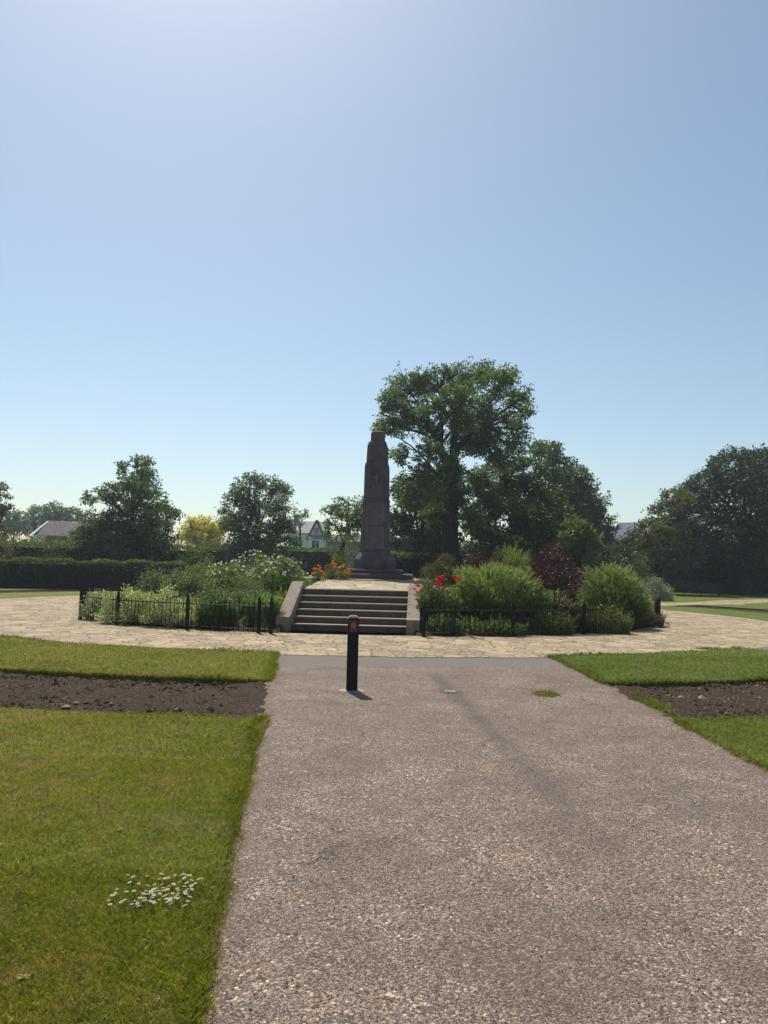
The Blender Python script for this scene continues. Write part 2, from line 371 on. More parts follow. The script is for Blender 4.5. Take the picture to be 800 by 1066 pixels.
L = {
 'big':    leaf_mat('leaf_mature', (0.055, 0.102, 0.024), (0.095, 0.155, 0.034), (0.166, 0.229, 0.053), .42),
 'dome':   leaf_mat('leaf_dense_dark', (0.039, 0.069, 0.018), (0.063, 0.103, 0.023), (0.105, 0.149, 0.036), .30),
 'back':   leaf_mat('leaf_bluish', (0.056, 0.096, 0.043), (0.095, 0.147, 0.060), (0.155, 0.216, 0.094), .30),
 'dark':   leaf_mat('leaf_deep_green', (0.017, 0.031, 0.013), (0.032, 0.056, 0.020), (0.068, 0.098, 0.036), .26),
 'olive':  leaf_mat('leaf_olive', (0.062, 0.078, 0.026), (0.111, 0.124, 0.039), (0.183, 0.180, 0.065), .28),
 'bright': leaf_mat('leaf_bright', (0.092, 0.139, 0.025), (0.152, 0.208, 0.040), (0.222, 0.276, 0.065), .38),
 'yellow': leaf_mat('leaf_golden', (.45, .41, .05), (.62, .57, .08), (.72, .68, .14), .45, tint=(1.05, 1.05, .6)),
 'silver': leaf_mat('leaf_silver', (0.149, 0.176, 0.135), (0.243, 0.270, 0.216), (0.378, 0.405, 0.324), .25),
 'varieg': leaf_mat('leaf_variegated', (.15, .185, .09), (.34, .38, .22), (.72, .73, .58), .40),
 'greygr': leaf_mat('leaf_grey_green', (0.094, 0.135, 0.063), (0.158, 0.206, 0.099), (0.269, 0.324, 0.175), .32),
 'mid':    leaf_mat('leaf_mid_green', (0.059, 0.103, 0.026), (0.104, 0.156, 0.040), (0.175, 0.232, 0.066), .34),
 'rose':   leaf_mat('leaf_rose', (0.075, 0.118, 0.033), (0.128, 0.180, 0.054), (0.218, 0.265, 0.088), .34),
 'hebe':   leaf_mat('leaf_hebe', (0.080, 0.128, 0.036), (0.136, 0.199, 0.064), (0.217, 0.289, 0.111), .34),
 'hebe_lit_tip': leaf_mat('leaf_hebe_lit_tip', (.150, .185, .070), (.235, .275, .115), (.335, .375, .185), .38),  # young shoot green, paled further so the tips look sunlit
 'berb':   leaf_mat('leaf_dark_red', (.034, .014, .016), (.068, .026, .028), (.125, .052, .048), .28, tint=(1.15, .7, .65)),
 'lily':   leaf_mat('leaf_strap', (0.069, 0.129, 0.024), (0.117, 0.199, 0.038), (0.182, 0.276, 0.062), .38),
 'olbrown': leaf_mat('leaf_olive_brown', (0.084, 0.071, 0.029), (0.138, 0.115, 0.046), (0.198, 0.170, 0.075), .28),
 'brown':  leaf_mat('leaf_brownish', (0.084, 0.067, 0.048), (0.133, 0.105, 0.073), (0.203, 0.161, 0.112), .25),
 'low':    leaf_mat('leaf_low_perennial', (0.091, 0.123, 0.035), (0.154, 0.194, 0.055), (0.268, 0.297, 0.099), .34),
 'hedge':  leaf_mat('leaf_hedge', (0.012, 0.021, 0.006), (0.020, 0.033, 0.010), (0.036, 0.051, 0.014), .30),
}

# ------------------------------------------------------------------ layout
CX, CY = -.89, 29.1                       # centre of the round bed
R_BED, R_RING, R_LAWN, R_SOIL = 10.85, 14.8, 18.15, 20.85
AX = R(-3.0)                              # the memorial's axis leans a little to the right of +Y
ax = np.array([math.sin(-AX), math.cos(-AX)]); sdv = np.array([ax[1], -ax[0]])   # along, sideways
S0 = np.array([-.82, 19.45])              # foot of the steps
def axis_pt(u, v): return S0 + ax*v + sdv*u

LX = np.array([-8, 0, 2.88, 4.35, 7.0, 8.8, 10.93, 13.05, 15.5]); LV = np.array([.05, -.32, -.635, -.835, -1.13, -1.31, -1.56, -1.80, -2.05])
def wob(s, k, a): return a*(np.sin(s*3.1*k + k) + .7*np.sin(s*7.7*k + 2*k) + .6*np.sin(s*17.3*k+.4) + .35*np.sin(s*41*k))/2
def path_left(y): return np.interp(y, LX, LV) + wob(np.asarray(y, float), 1.0, .022)
def path_right(y): return 3.31 + np.interp(y, [12.6, 14.5, 16], [0, -.06, -.1]) + wob(np.asarray(y, float), 1.3, .03)
def rad_wob(a, R0, amp): return R0 + wob(np.asarray(a, float)*R0*.5, .8, amp)
def rbed(a):
    return np.interp(a, [R(-180), R(-140), R(-110), R(-97.8), R(-82.6), R(-69), R(-56.3), R(-45.2), R(-33), R(0), R(120), R(180)],
                     [9.6, 8.7, 8.0, 8.1, 8.6, 9.2, 9.92, 10.6, 10.85, 10.85, 10.6, 9.6])
def mound(x, y):
    x = np.asarray(x, float); y = np.asarray(y, float)
    r = np.hypot(x-CX, y-CY)*10.85/rbed(np.arctan2(x-CX, CY-y))
    z = np.interp(r, [0, 3.0, 6.2, 8.0, 9.6, 10.5, 10.75], [1.1, 1.08, .98, .72, .30, .06, .0])
    return z
def arc(R0, a0, a1, step, amp):
    n = max(4, int(abs(a1-a0)*R0/step)); aa = np.linspace(a0, a1, n); rr = rad_wob(aa, R0, amp)
    return [(CX + r*math.sin(a), CY - r*math.cos(a)) for a, r in zip(aa, rr)]   # a = 0 faces the viewer, + to the right
def cross_angle(R0, fx, side):
    y = CY - R0
    for _ in range(30):
        x = float(fx(y)); y = CY - math.sqrt(max(0, R0*R0 - (x-CX)**2))
    return math.atan2(x-CX, CY-y)
def poly_sheet(name, pts, z, skirt, mat, kind='structure'):
    P3 = [Vector((x, y, 0)) for x, y in pts]
    tri = tessellate_polygon([P3]); n = len(pts)
    vs = [(x, y, z) for x, y in pts]; fs = []
    for a, b, c in tri:
        ar = (pts[b][0]-pts[a][0])*(pts[c][1]-pts[a][1]) - (pts[b][1]-pts[a][1])*(pts[c][0]-pts[a][0])
        fs.append((a, b, c) if ar > 0 else (a, c, b))
    if skirt:
        vs += [(x, y, z-skirt) for x, y in pts]
        for i in range(n):
            j = (i+1) % n; fs.append((i, i+n, j+n, j))
    me = bpy.data.meshes.new(name); me.from_pydata(vs, [], fs); me.update()
    return tag(link(name, me, mat), kind=kind)

ZL = .022
def edge_pts(fx, y0, y1, step=.06):
    n = max(2, int(abs(y1-y0)/step)); return [(float(fx(y)), float(y)) for y in np.linspace(y0, y1, n)]
aL1, aL2, aL3 = (cross_angle(q, path_left, -1) for q in (R_RING, R_LAWN, R_SOIL))
aR1, aR2, aR3 = (cross_angle(q, path_right, 1) for q in (R_RING, R_LAWN, R_SOIL))
def yat(a, R0): return CY - R0*math.cos(a)
FAR = R(172)
# ground and turf
g = MB(); g.add([(-1500, -1500, -.12), (1500, -1500, -.12), (1500, 1500, -.12), (-1500, 1500, -.12)], [(0, 1, 2, 3)])
tag(g.build('ground', M['ground']), kind='structure')
A1, A2 = R(37.5), R(45.5)                 # a tarmac side path leaves the ring here
inner = arc(R_RING, aL1, -FAR, .07, .05) + arc(R_LAWN, -FAR, aL2, .07, .035)
inner += edge_pts(path_left, yat(aL2, R_LAWN), yat(aL1, R_RING))[1:-1]
poly_sheet('lawn', inner, ZL, .14, M['lawn'])
pr = edge_pts(path_right, yat(aR1, R_RING), yat(aR2, R_LAWN))
pts = pr + arc(R_LAWN, aR2, A1, .07, .035)[1:] + arc(R_RING, A1, aR1, .07, .05)[:-1]
poly_sheet('lawn', pts, ZL, .14, M['lawn'])
pts = arc(R_LAWN-.1, A2, FAR, .1, .035) + arc(R_RING, FAR, A2, .1, .05)
poly_sheet('lawn', pts, ZL, .14, M['lawn'])
pts = edge_pts(path_left, -7, yat(aL3, R_SOIL)) + arc(R_SOIL, aL3, -FAR, .08, .035)[1:] + [(-14, 300), (-320, 300), (-320, -7)]
poly_sheet('lawn', pts, ZL, .14, M['lawn'])
pts = arc(R_SOIL-.1, FAR, aR3, .08, .035)[:-1] + edge_pts(path_right, yat(aR3, R_SOIL), -7) + [(320, -7), (320, 300), (14, 300)]
poly_sheet('lawn', pts, ZL, .14, M['lawn'])
# path, side path, far path
pts = edge_pts(path_left, -7, 14.75, .1); pts = [(x-.05, y) for x, y in pts]
ptr = edge_pts(path_right, 14.75, -7, .1); ptr = [(x+.05, y) for x, y in ptr]
poly_sheet('path', pts + ptr, 0., .10, M['path'])
pts = [(CX + r*math.sin(a), CY - r*math.cos(a)) for r, a in ((R_RING-.25, A1), (R_RING-.25, A2), (30, A2-R(4.4)), (30, A1+R(3.8)))]
poly_sheet('side_path', pts, .004, .05, M['tarmac'])
fp = [(10.9, 37.2), (14.3, 40.0), (18.5, 43.2), (23.0, 48.3), (30, 53.5), (60, 66)]
wd = [1.6, 1.4, 1.5, 1.9, 2.2, 2.4]
lo = [(x+.6*w, y-.5*w) for (x, y), w in zip(fp, wd)]; hi = [(x-.6*w, y+.5*w) for (x, y), w in zip(fp, wd)]
poly_sheet('far_path', lo + hi[::-1], ZL+.006, 0, M['ring'])
# stone ring
vs, fs = [], []; nseg = 420; rr = [R_BED-.3, 12, 13.3, R_RING+.12]
for i in range(nseg):
    a = 2*PI*i/nseg
    for k, r in enumerate(rr):
        q = r + (random.uniform(-.05, .05) if k == 3 else 0)
        if k == 0: q = float(rbed((a+PI) % (2*PI)-PI)) - .3
        if k == 1: q = float(rbed((a+PI) % (2*PI)-PI)) + 1.1
        vs.append((CX+q*math.sin(a), CY-q*math.cos(a), .008))
for i in range(nseg):
    j = (i+1) % nseg
    for k in range(3): fs.append((i*4+k, i*4+k+1, j*4+k+1, j*4+k))
me = bpy.data.meshes.new('paving_ring'); me.from_pydata(vs, [], [f[::-1] for f in fs]); me.update()
if me.polygons[0].normal.z < 0: me.flip_normals()
tag(link('stone_paving', me, M['ring']), kind='structure')

# soil of the annular flower beds
def soil_sector(a0, a1):
    n = int(abs(a1-a0)*19.4/.07) if abs(a1-a0) < 1.2 else int(abs(a1-a0)*19.4/.16); m = 36
    aa = np.linspace(a0, a1, n); rr = np.linspace(R_LAWN-.3, R_SOIL+.3, m)
    A, Q = np.meshgrid(aa, rr, indexing='ij')
    Xs = CX + Q*np.sin(A); Ys = CY - Q*np.cos(A)
    Z = -.045 + RNG.normal(0, .011, Xs.shape) + .014*np.sin(Xs*5+Ys*3)*np.sin(Ys*7-Xs*2) + .02*np.cos((Q-19.4)*1.6)
    de = np.where(Ys < 16, np.minimum(np.abs(Xs-path_left(Ys)), np.abs(Xs-path_right(Ys))), 9.); Z = np.where(de < .5, Z + (.048)*np.clip(1-de/.5, 0, 1)**.7, Z); Z = np.where((Xs > path_left(Ys)+.015) & (Xs < path_right(Ys)-.015) & (Ys < 16), -.03, Z)
    V = np.stack([Xs, Ys, Z], -1).reshape(-1, 3)
    fs = [(i*m+k, i*m+k+1, (i+1)*m+k+1, (i+1)*m+k) for i in range(n-1) for k in range(m-1)]
    me = bpy.data.meshes.new('flower_bed_soil'); me.from_pydata(V.tolist(), [], fs); me.update()
    if me.polygons[0].normal.z < 0: me.flip_normals()
    tag(link('flower_bed_soil', me, M['soil'], smooth=True), kind='structure')
soil_sector(-R(62), aL2 + R(3)); soil_sector(-FAR, -R(62)); soil_sector(aR2 - R(3), R(50)); soil_sector(R(50), FAR)

# clods on the near soil
def clods():
    out = []
    for a0, a1, n in ((-R(26), aL2, 2600), (aR2, R(30), 2400)):
        a = RNG.uniform(a0, a1, n); q = RNG.uniform(R_LAWN+.05, R_SOIL-.05, n)
        x = CX+q*np.sin(a); y = CY-q*np.cos(a)
        for X_, Y_ in zip(x, y):
            if path_left(Y_)+.02 < X_ < path_right(Y_)-.02: continue
            out.append((X_, Y_, min(.07, .008+RNG.exponential(.011))))
    mb = MB(); oc = [(1,0,0),(0,1,0),(-1,0,0),(0,-1,0),(0,0,1),(0,0,-1)]
    of = [(0,1,4),(1,2,4),(2,3,4),(3,0,4),(1,0,5),(2,1,5),(3,2,5),(0,3,5)]
    for x, y, s in out:
        rz = random.uniform(0, 6.3); c_, s_ = math.cos(rz), math.sin(rz)
        pv = [(vx*random.uniform(.6, 1.3), vy*random.uniform(.6, 1.3), vz*random.uniform(.5, .9)) for vx, vy, vz in oc]
        mb.add([(x+s*(vx*c_-vy*s_), y+s*(vx*s_+vy*c_), -.03+s*vz) for vx, vy, vz in pv], of)
    tag(mb.build('soil_clods', M['clod']), 'loose brown soil crumbs scattered over the dug flower beds', 'soil', kind='stuff')
clods()

# ------------------------------------------------------------------ grass
def lawn_mask(x, y):
    r = np.hypot(x-CX, y-CY); a = np.arctan2(x-CX, CY-y)
    inpath = (x > path_left(y)) & (x < path_right(y)) & (y < 16)
    bed = (r < R_SOIL+.0) & (r > R_LAWN)
    side = (a > A1) & (a < A2) & (r > R_RING) & (r < 30)
    return ~(inpath | bed | side | (r < R_RING))
def blades(x, y, z, h, w, lean):
    n = len(x); az = RNG.uniform(0, 2*PI, n); la = RNG.uniform(0, 2*PI, n)
    b = np.stack([x, y, z], -1); side = np.stack([np.cos(az), np.sin(az), 0*az], -1)*(w[:, None]/2)
    ld = np.stack([np.cos(la), np.sin(la), 0*la], -1)*(lean*h)[:, None]
    up = np.array([0, 0, 1.])*h[:, None]
    return np.stack([b-side, b+side, b+side*.7+ld*.4+up*.6, b+ld+up*.95], 1)
B_ = []
for y0, y1, dens, hh_, ww in ((2.2, 4.2, 20000, .021, .0032), (4.2, 6.5, 10000, .020, .0042), (6.5, 10, 3600, .024, .007), (10, 15.5, 1300, .028, .011), (15.5, 24, 300, .034, .02)):
    for x0, x1 in ((-.75*y1-1.6, 0.), (2.9, .75*y1+1.6)):
        if x1 <= x0: continue
        n = int((x1-x0)*(y1-y0)*dens); x = RNG.uniform(x0, x1, n); y = RNG.uniform(y0, y1, n)
        k = lawn_mask(x, y) & (np.abs(x) < .75*y+1.6); x, y = x[k], y[k]; n = len(x)
        d = np.sin(x*2.1+1)*np.sin(y*1.7)+RNG.normal(0, .4, n)
        h = hh_*np.clip(RNG.normal(1, .3, n)+.15*d, .35, 1.9)
        B_.append(blades(x, y, np.full(n, ZL-.004), h, ww*RNG.uniform(.6, 1.3, n), RNG.uniform(.2, 1.1, n)))
# ragged longer fringe along the edges of path and beds
def fringe(pts, dens, h0, sp):
    p = np.array(pts); d = np.hypot(*(p[1:]-p[:-1]).T); cum = np.r_[0, np.cumsum(d)]; n = int(cum[-1]*dens)
    s = RNG.uniform(0, cum[-1], n); x = np.interp(s, cum, p[:, 0])+RNG.normal(0, sp, n); y = np.interp(s, cum, p[:, 1])+RNG.normal(0, sp, n)
    far = np.clip(np.hypot(x, y)/9, .42, 1); h = h0*far*np.clip(RNG.normal(1, .35, n), .3, 2)*(.75+.5*np.sin(s*1.9)*np.sin(s*.7+1))
    B_.append(blades(x, y, np.full(n, .0), h+.01, .007*far*RNG.uniform(.6, 1.3, n), RNG.uniform(.3, 1.2, n)))
fringe(edge_pts(path_left, 2.2, yat(aL3, R_SOIL)), 1700, .05, .028)
fringe(edge_pts(path_left, yat(aL2, R_LAWN), yat(aL1, R_RING)), 700, .055, .028)
fringe(edge_pts(path_right, 3.5, yat(aR3, R_SOIL)), 600, .05, .03)
fringe(edge_pts(path_right, yat(aR2, R_LAWN), yat(aR1, R_RING)), 700, .05, .035)
fringe(arc(R_LAWN, aL2, -R(28), .1, .035), 420, .05, .02); fringe(arc(R_SOIL, aL3, -R(24), .1, .035), 420, .032, .02)
fringe(arc(R_LAWN, aR2, R(30), .1, .035), 420, .05, .02); fringe(arc(R_SOIL, aR3, R(28), .1, .035), 420, .032, .02)
fringe(arc(R_RING, aL1, -R(36), .1, .05), 300, .05, .035); fringe(arc(R_RING, aR1, R(37), .1, .05), 300, .05, .05)
tag(link('grass', quads_mesh('grass', np.concatenate(B_)), M['blade']), 'short mown green grass with dry straw patches', 'grass', kind='stuff')

def tuft(label, cx, cy, rx, ry, n, h0, z0=.0, stuff=True):
    x = RNG.normal(0, .42, n); y = RNG.normal(0, .42, n)
    me = quads_mesh('grass_tuft', blades(x*rx, y*ry, np.zeros(n), h0*RNG.uniform(.4, 1.4, n), .009*RNG.uniform(.6, 1.4, n), RNG.uniform(.3, 1.3, n)))
    o = link('grass_tuft', me, M['blade']); o.location = (cx, cy, z0)
    if stuff: tag(o, label, 'weeds', kind='stuff')
    else: tag(o, label, 'grass tuft')
    return o
tuft('small green tuft growing through the tarmac path right of the drain cover', 2.22, 10.37, .17, .22, 1100, .032, 0., False)
tuft('thin weeds at the path edge where the right soil bed meets it', 3.42, 9.75, .12, .75, 1100, .05)
tuft('grass clump on the stone paving near the grey side path', 7.2, 17.0, .40, .14, 500, .04, .008)
tuft('weeds in the paving joints right of the path end', 4.9, 15.4, .4, .08, 350, .035, .008)

def chippings():
    out = []; cols = []
    oc = np.array([(1,0,0),(.2,1,0),(-1,.1,0),(-.1,-1,0),(.1,0,1)], float); of = [(0,1,4),(1,2,4),(2,3,4),(3,0,4)]
    mb = MB(); n = 0
    while n < 7500:
        y = 2.5 + 6.5*random.random()**1.4; x = random.uniform(float(path_left(y))+.02, min(3.27, .62*y+.6))
        dn = math.sin(x*3.1+y*1.3)*math.sin(y*2.7-x*1.1) + .6*math.sin(x*9+1)*math.sin(y*8)
        if dn < random.uniform(-1.1, 1.0): continue
        sz = min(.011, .0028 + random.expovariate(1/.0018)); a = random.uniform(0, 6.3); c_, s_ = math.cos(a), math.sin(a); ex = random.uniform(.6, 1)
        v = oc*np.array([1, ex, random.uniform(.4, .8)])*(1+RNG.uniform(-.25, .25, (5, 1)))*sz
        mb.add([(x+q[0]*c_-q[1]*s_, y+q[0]*s_+q[1]*c_, .0005+q[2]) for q in v], of); n += 1
    t = NT('loose_chipping'); c = t.ramp(t.island(), [(0, (.09, .07, .055)), (.45, (.19, .15, .12)), (.8, (.38, .31, .24)), (1, (.62, .54, .43))])
    tag(mb.build('loose_chippings', t.finish(c, .8, None, .2)), 'loose pale stone chippings lying on the tarmac path', 'gravel', kind='stuff')
    m = 2600; y = RNG.uniform(2.3, 9.5, m); x = RNG.uniform(-5.5, 0, m); k = lawn_mask(x, y) & (x > -.62*y-.6); x, y = x[k], y[k]; m = len(x)
    a = RNG.uniform(0, 6.3, m); l_ = RNG.uniform(.012, .045, m); z = np.full(m, ZL+.012)+RNG.uniform(0, .012, m)
    P = np.stack([x, y, z], -1); D = np.stack([np.cos(a), np.sin(a), RNG.normal(0, .2, m)], -1)
    t = NT('dry_clipping'); c = t.ramp(t.island(), [(0, (.20, .15, .07)), (1, (.46, .38, .20))])
    tag(link('grass_clippings', quads_mesh('grass_clippings', leaf_quads(P, D, l_, np.full(m, .004), 2)), t.finish(c, .7, None, .2, 0, .2)), 'dry straw coloured clippings lying in the near lawn', 'grass', kind='stuff')
    m = 160; y = RNG.uniform(2.4, 11, m); x = RNG.uniform(-5.5, 0, m); k = lawn_mask(x, y); x, y = x[k], y[k]; out = []
    for cx_, cy_ in zip(x, y):
        if math.sin(cx_*2.3+1)*math.sin(cy_*1.9) < random.uniform(-.5, .8): continue
        q = random.randint(5, 9); a = RNG.uniform(0, 6.3, q); D = np.stack([np.cos(a), np.sin(a), np.full(q, .22)], -1); l_ = RNG.uniform(.015, .04, q)
        out.append(leaf_quads(np.tile([cx_, cy_, ZL+.008], (q, 1))+RNG.normal(0, .006, (q, 3))*[1, 1, .2], D, l_, l_*.55, 3))
    tag(link('lawn_weeds', quads_mesh('lawn_weeds', np.concatenate(out)), M['blade']), 'flat broad leaved weeds in the near lawn', 'weeds', kind='stuff')
# daisies
def daisy_mesh():
    mb = MB(); n = 11
    for k in range(n):
        a = 2*PI*k/n; c_, s_ = math.cos(a), math.sin(a); w = .0042
        mb.add([(.003*c_, .003*s_, .0), (.010*c_-w*s_, .010*s_+w*c_, .0015), (.0165*c_, .0165*s_, .001), (.010*c_+w*s_, .010*s_-w*c_, .0015)], [(0, 3, 2, 1)])
    return mb.mesh('petals')
def disc_mesh():
    mb = MB(); mb.loft([[(r*math.cos(2*PI*k/8), r*math.sin(2*PI*k/8), z) for k in range(8)] for r, z in ((.0052, .0005), (.0048, .003), (.002, .0045))]); return mb.mesh('disc')
dm, cm = daisy_mesh(), disc_mesh()
sm = MB(); sm.tube([(0, 0, -.055), (.003, .002, -.02), (0, 0, 0)], .0012, 4); stm = sm.mesh('stem')
d0 = thing('daisy', 'small white daisy in the cluster on the near left lawn', 'daisy', (0, 0, 0), 0, 'daisies in the lawn cluster')
link('petals', dm, M['petal_white'], d0); link('disc', cm, M['petal_yellow'], d0); link('stem', stm, M['stem'], d0)
spots = []
while len(spots) < 88:
    x, y = random.uniform(-1.27, -.88), random.uniform(3.68, 4.06)
    if any(math.hypot(x-a, y-b) < .017 for a, b in spots): continue
    if random.random() < .5 and x < -1.12: continue
    spots.append((x, y))
for i, (x, y) in enumerate(spots):
    o = d0 if i == 0 else dup(d0)
    s = random.uniform(.48, .80); o.scale = (s, s, 1)
    o.location = (x, y, ZL + random.uniform(.030, .042)); o.rotation_euler = (random.uniform(-.35, .35), random.uniform(-.35, .35), random.uniform(0, 6))

# ------------------------------------------------------------------ raised bed, platform, steps
n, m = 560, 44
aa = np.linspace(0, 2*PI, n, endpoint=False); rr = np.linspace(2.2, 10.72, m)
A, Q = np.meshgrid(aa, rr, indexing='ij'); Q = Q*rbed((A+PI) % (2*PI)-PI)/10.85; Xs = CX+Q*np.sin(A); Ys = CY-Q*np.cos(A); Z = mound(Xs, Ys)
u = (Xs-S0[0])*sdv[0] + (Ys-S0[1])*sdv[1]; v = (Xs-S0[0])*ax[0] + (Ys-S0[1])*ax[1]
Z = Z + RNG.normal(0, .02, Z.shape)*(Q < 10.6)
Z = np.where((np.abs(u) < 1.62) & (v < 7.2), np.where(v < 2.2, -.08, .80), Z)
Z[:, -1] = .0
V = np.stack([Xs, Ys, Z], -1).reshape(-1, 3)
fs = [(i*m+k, i*m+k+1, ((i+1) % n)*m+k+1, ((i+1) % n)*m+k) for i in range(n) for k in range(m-1)]
me = bpy.data.meshes.new('planting_bed_soil'); me.from_pydata(V.tolist(), [], fs); me.update()
if sum(p_.normal.z for p_ in me.polygons) < 0: me.flip_normals()
tag(link('planting_bed_soil', me, M['soil'], smooth=True), kind='structure')

ST = thing('stone_steps', 'wide stone steps with low side walls climbing to the memorial', 'steps', (S0[0], S0[1], 0), AX)
RISE, RUN = .168, .33
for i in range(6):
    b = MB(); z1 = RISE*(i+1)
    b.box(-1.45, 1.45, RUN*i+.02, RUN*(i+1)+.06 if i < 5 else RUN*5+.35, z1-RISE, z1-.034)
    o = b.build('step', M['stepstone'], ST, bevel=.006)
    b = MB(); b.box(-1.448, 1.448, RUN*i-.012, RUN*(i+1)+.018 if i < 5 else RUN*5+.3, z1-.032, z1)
    b.build('tread', M['nosing'], o, bevel=.008)
for sgn in (-1, 1):
    prof = [(-.42, 0), (-.42, .36), (-.10, .40), (1.78, 1.19), (2.15, 1.19), (2.15, 0)]
    x0, x1 = (1.452, 1.78) if sgn > 0 else (-1.78, -1.452)
    b = MB(); k = len(prof)
    b.add([(x0, y, z) for y, z in prof] + [(x1, y, z) for y, z in prof],
          [tuple(range(k))[::-1], tuple(range(k, 2*k))] + [(i, (i+1) % k, (i+1) % k+k, i+k) for i in range(k)])
    me = b.mesh('cheek_wall'); bm = bmesh.new(); bm.from_mesh(me); bmesh.ops.recalc_face_normals(bm, faces=bm.faces)
    bmesh.ops.bevel(bm, geom=[e for e in bm.edges if e.calc_face_angle(0) > .3], offset=.008, segments=2, affect='EDGES'); bm.to_mesh(me); bm.free()
    w_ = link('cheek_wall', me, M['cheek'], ST)
    for yy in (.15, .80, 1.45):
        zz = .40 + (yy+.10)*(1.19-.40)/1.88
        s_ = MB(); xx = sgn*(1.452+.045); s_.tube([(xx, yy, zz-.01), (xx, yy, zz+.014)], .028, 8)
        s_.build('stud', M['lead'], w_)
# paved platform: a strip behind the steps and a round terrace about the memorial
MC = np.array([-.29, 28.75])              # memorial centre
b = MB(); y0 = RUN*5+.30
vm = (MC-S0) @ ax; um = (MC-S0) @ sdv
b.box(-1.44, 1.44, y0+.002, y0+.02, .6, 1.004)
strip = [(-1.45, y0, 1.008), (1.45, y0, 1.008), (1.62, 7.2, 1.185), (-1.62, 7.2, 1.185)]
b.add(strip + [(x, y, z-.3) for x, y, z in strip], [(0, 1, 2, 3), (1, 5, 6, 2), (3, 2, 6, 7), (0, 3, 7, 4)])
nn = 48; ring_ = [(um+2.75*math.sin(2*PI*i/nn), vm+2.75*math.cos(2*PI*i/nn)) for i in range(nn)]
b.add([(x, y, 1.2) for x, y in ring_] + [(x, y, .8) for x, y in ring_], [tuple(range(nn))[::-1]] + [(i, i+nn, (i+1) % nn+nn, (i+1) % nn)[::-1] for i in range(nn)])
o = b.build('memorial_terrace_paving', M['platform']); o.location = (S0[0], S0[1], 0); o.rotation_euler = (0, 0, AX); tag(o, kind='structure')

# ------------------------------------------------------------------ memorial
MEM = thing('war_memorial', 'tall dark red stone memorial pillar on two plinths above the steps', 'monument', (MC[0], MC[1], 1.2), AX)
def octa(z, h, c, hy=None):
    hy = hy or h
    return [(-h+c, -hy, z), (h-c, -hy, z), (h, -hy+c, z), (h, hy-c, z), (h-c, hy, z), (-h+c, hy, z), (-h, hy-c, z), (-h, -hy+c, z)]
def mem(name, secs, mat='redstone', parent=MEM, bevel=.02):
    b = MB(); b.loft([octa(*s) for s in secs]); return b.build(name, M[mat], parent, bevel=bevel)
mem('plinth', [(0, 1.42, .04), (.15, 1.42, .04), (.19, 1.37, .06)])
mem('plinth', [(.192, 1.03, .05), (.31, 1.03, .05), (.352, .97, .08)])
mem('foot', [(.354, .735, .20), (.58, .755, .21), (.70, .735, .21), (.84, .655, .20), (.95, .585, .19), (1.02, .56, .18)], bevel=.012)
sh = mem('shaft', [(1.022, .555, .17), (2.86, .485, .15)], bevel=.012)
mem('collar', [(2.862, .50, .15), (2.93, .505, .15), (2.95, .475, .14)])
hd = mem('head', [(2.952, .465, .13), (4.10, .452, .12), (4.24, .44, .12), (4.36, .40, .11)])
mem('upper_block', [(4.362, .398, .10), (4.97, .372, .10), (5.10, .33, .09), (5.16, .27, .08)])
mem('cap', [(5.162, .262, .06), (5.44, .255, .06), (5.50, .22, .05), (5.54, .14, .04)], bevel=.012)
# inscription panels with worn columns of names, one above the other
for z0, z1 in ((1.10, 1.93), (1.98, 2.80)):
    b = MB()
    def fy(z): return -(.555 + (z-1.022)*(.485-.555)/1.838)
    w0 = .345 - (z0-1.1)*.012
    b.add([(-w0, fy(z0)-.012, z0), (w0, fy(z0)-.012, z0), (w0-.008, fy(z1)-.012, z1), (-w0+.008, fy(z1)-.012, z1),
           (-w0, fy(z0)+.03, z0), (w0, fy(z0)+.03, z0), (w0-.008, fy(z1)+.03, z1), (-w0+.008, fy(z1)+.03, z1)],
          [(0, 1, 2, 3), (0, 4, 5, 1), (1, 5, 6, 2), (2, 6, 7, 3), (3, 7, 4, 0)])
    pn = b.build('inscription_panel', M['redpanel'], MEM)
    b = MB(); rows = 15
    for r_ in range(rows):
        z = z0 + .05 + (z1-z0-.10)*r_/(rows-1)
        for c0 in (-.29, .04):
            ln_ = random.uniform(.14, .24); y = fy(z)-.0125
            b.box(c0, c0+ln_, y-.0045, y+.002, z-.009, z+.009)
    b.build('worn_name_line', M['redstone'], pn)
# weathered wreath relief on the head block
b = MB(); pts = [(.15*math.sin(2*PI*k/24), -.470+.002*math.cos(k), 3.70+.17*math.cos(2*PI*k/24)) for k in range(25)]
b.tube(pts, .036, 6); wr = b.build('wreath_relief', M['redstone'], MEM, smooth=True)
b = MB(); b.box(-.03, .03, -.492, -.455, 3.55, 3.85); b.box(-.10, .10, -.489, -.455, 3.72, 3.78); b.build('cross_relief', M['redpanel'], MEM)

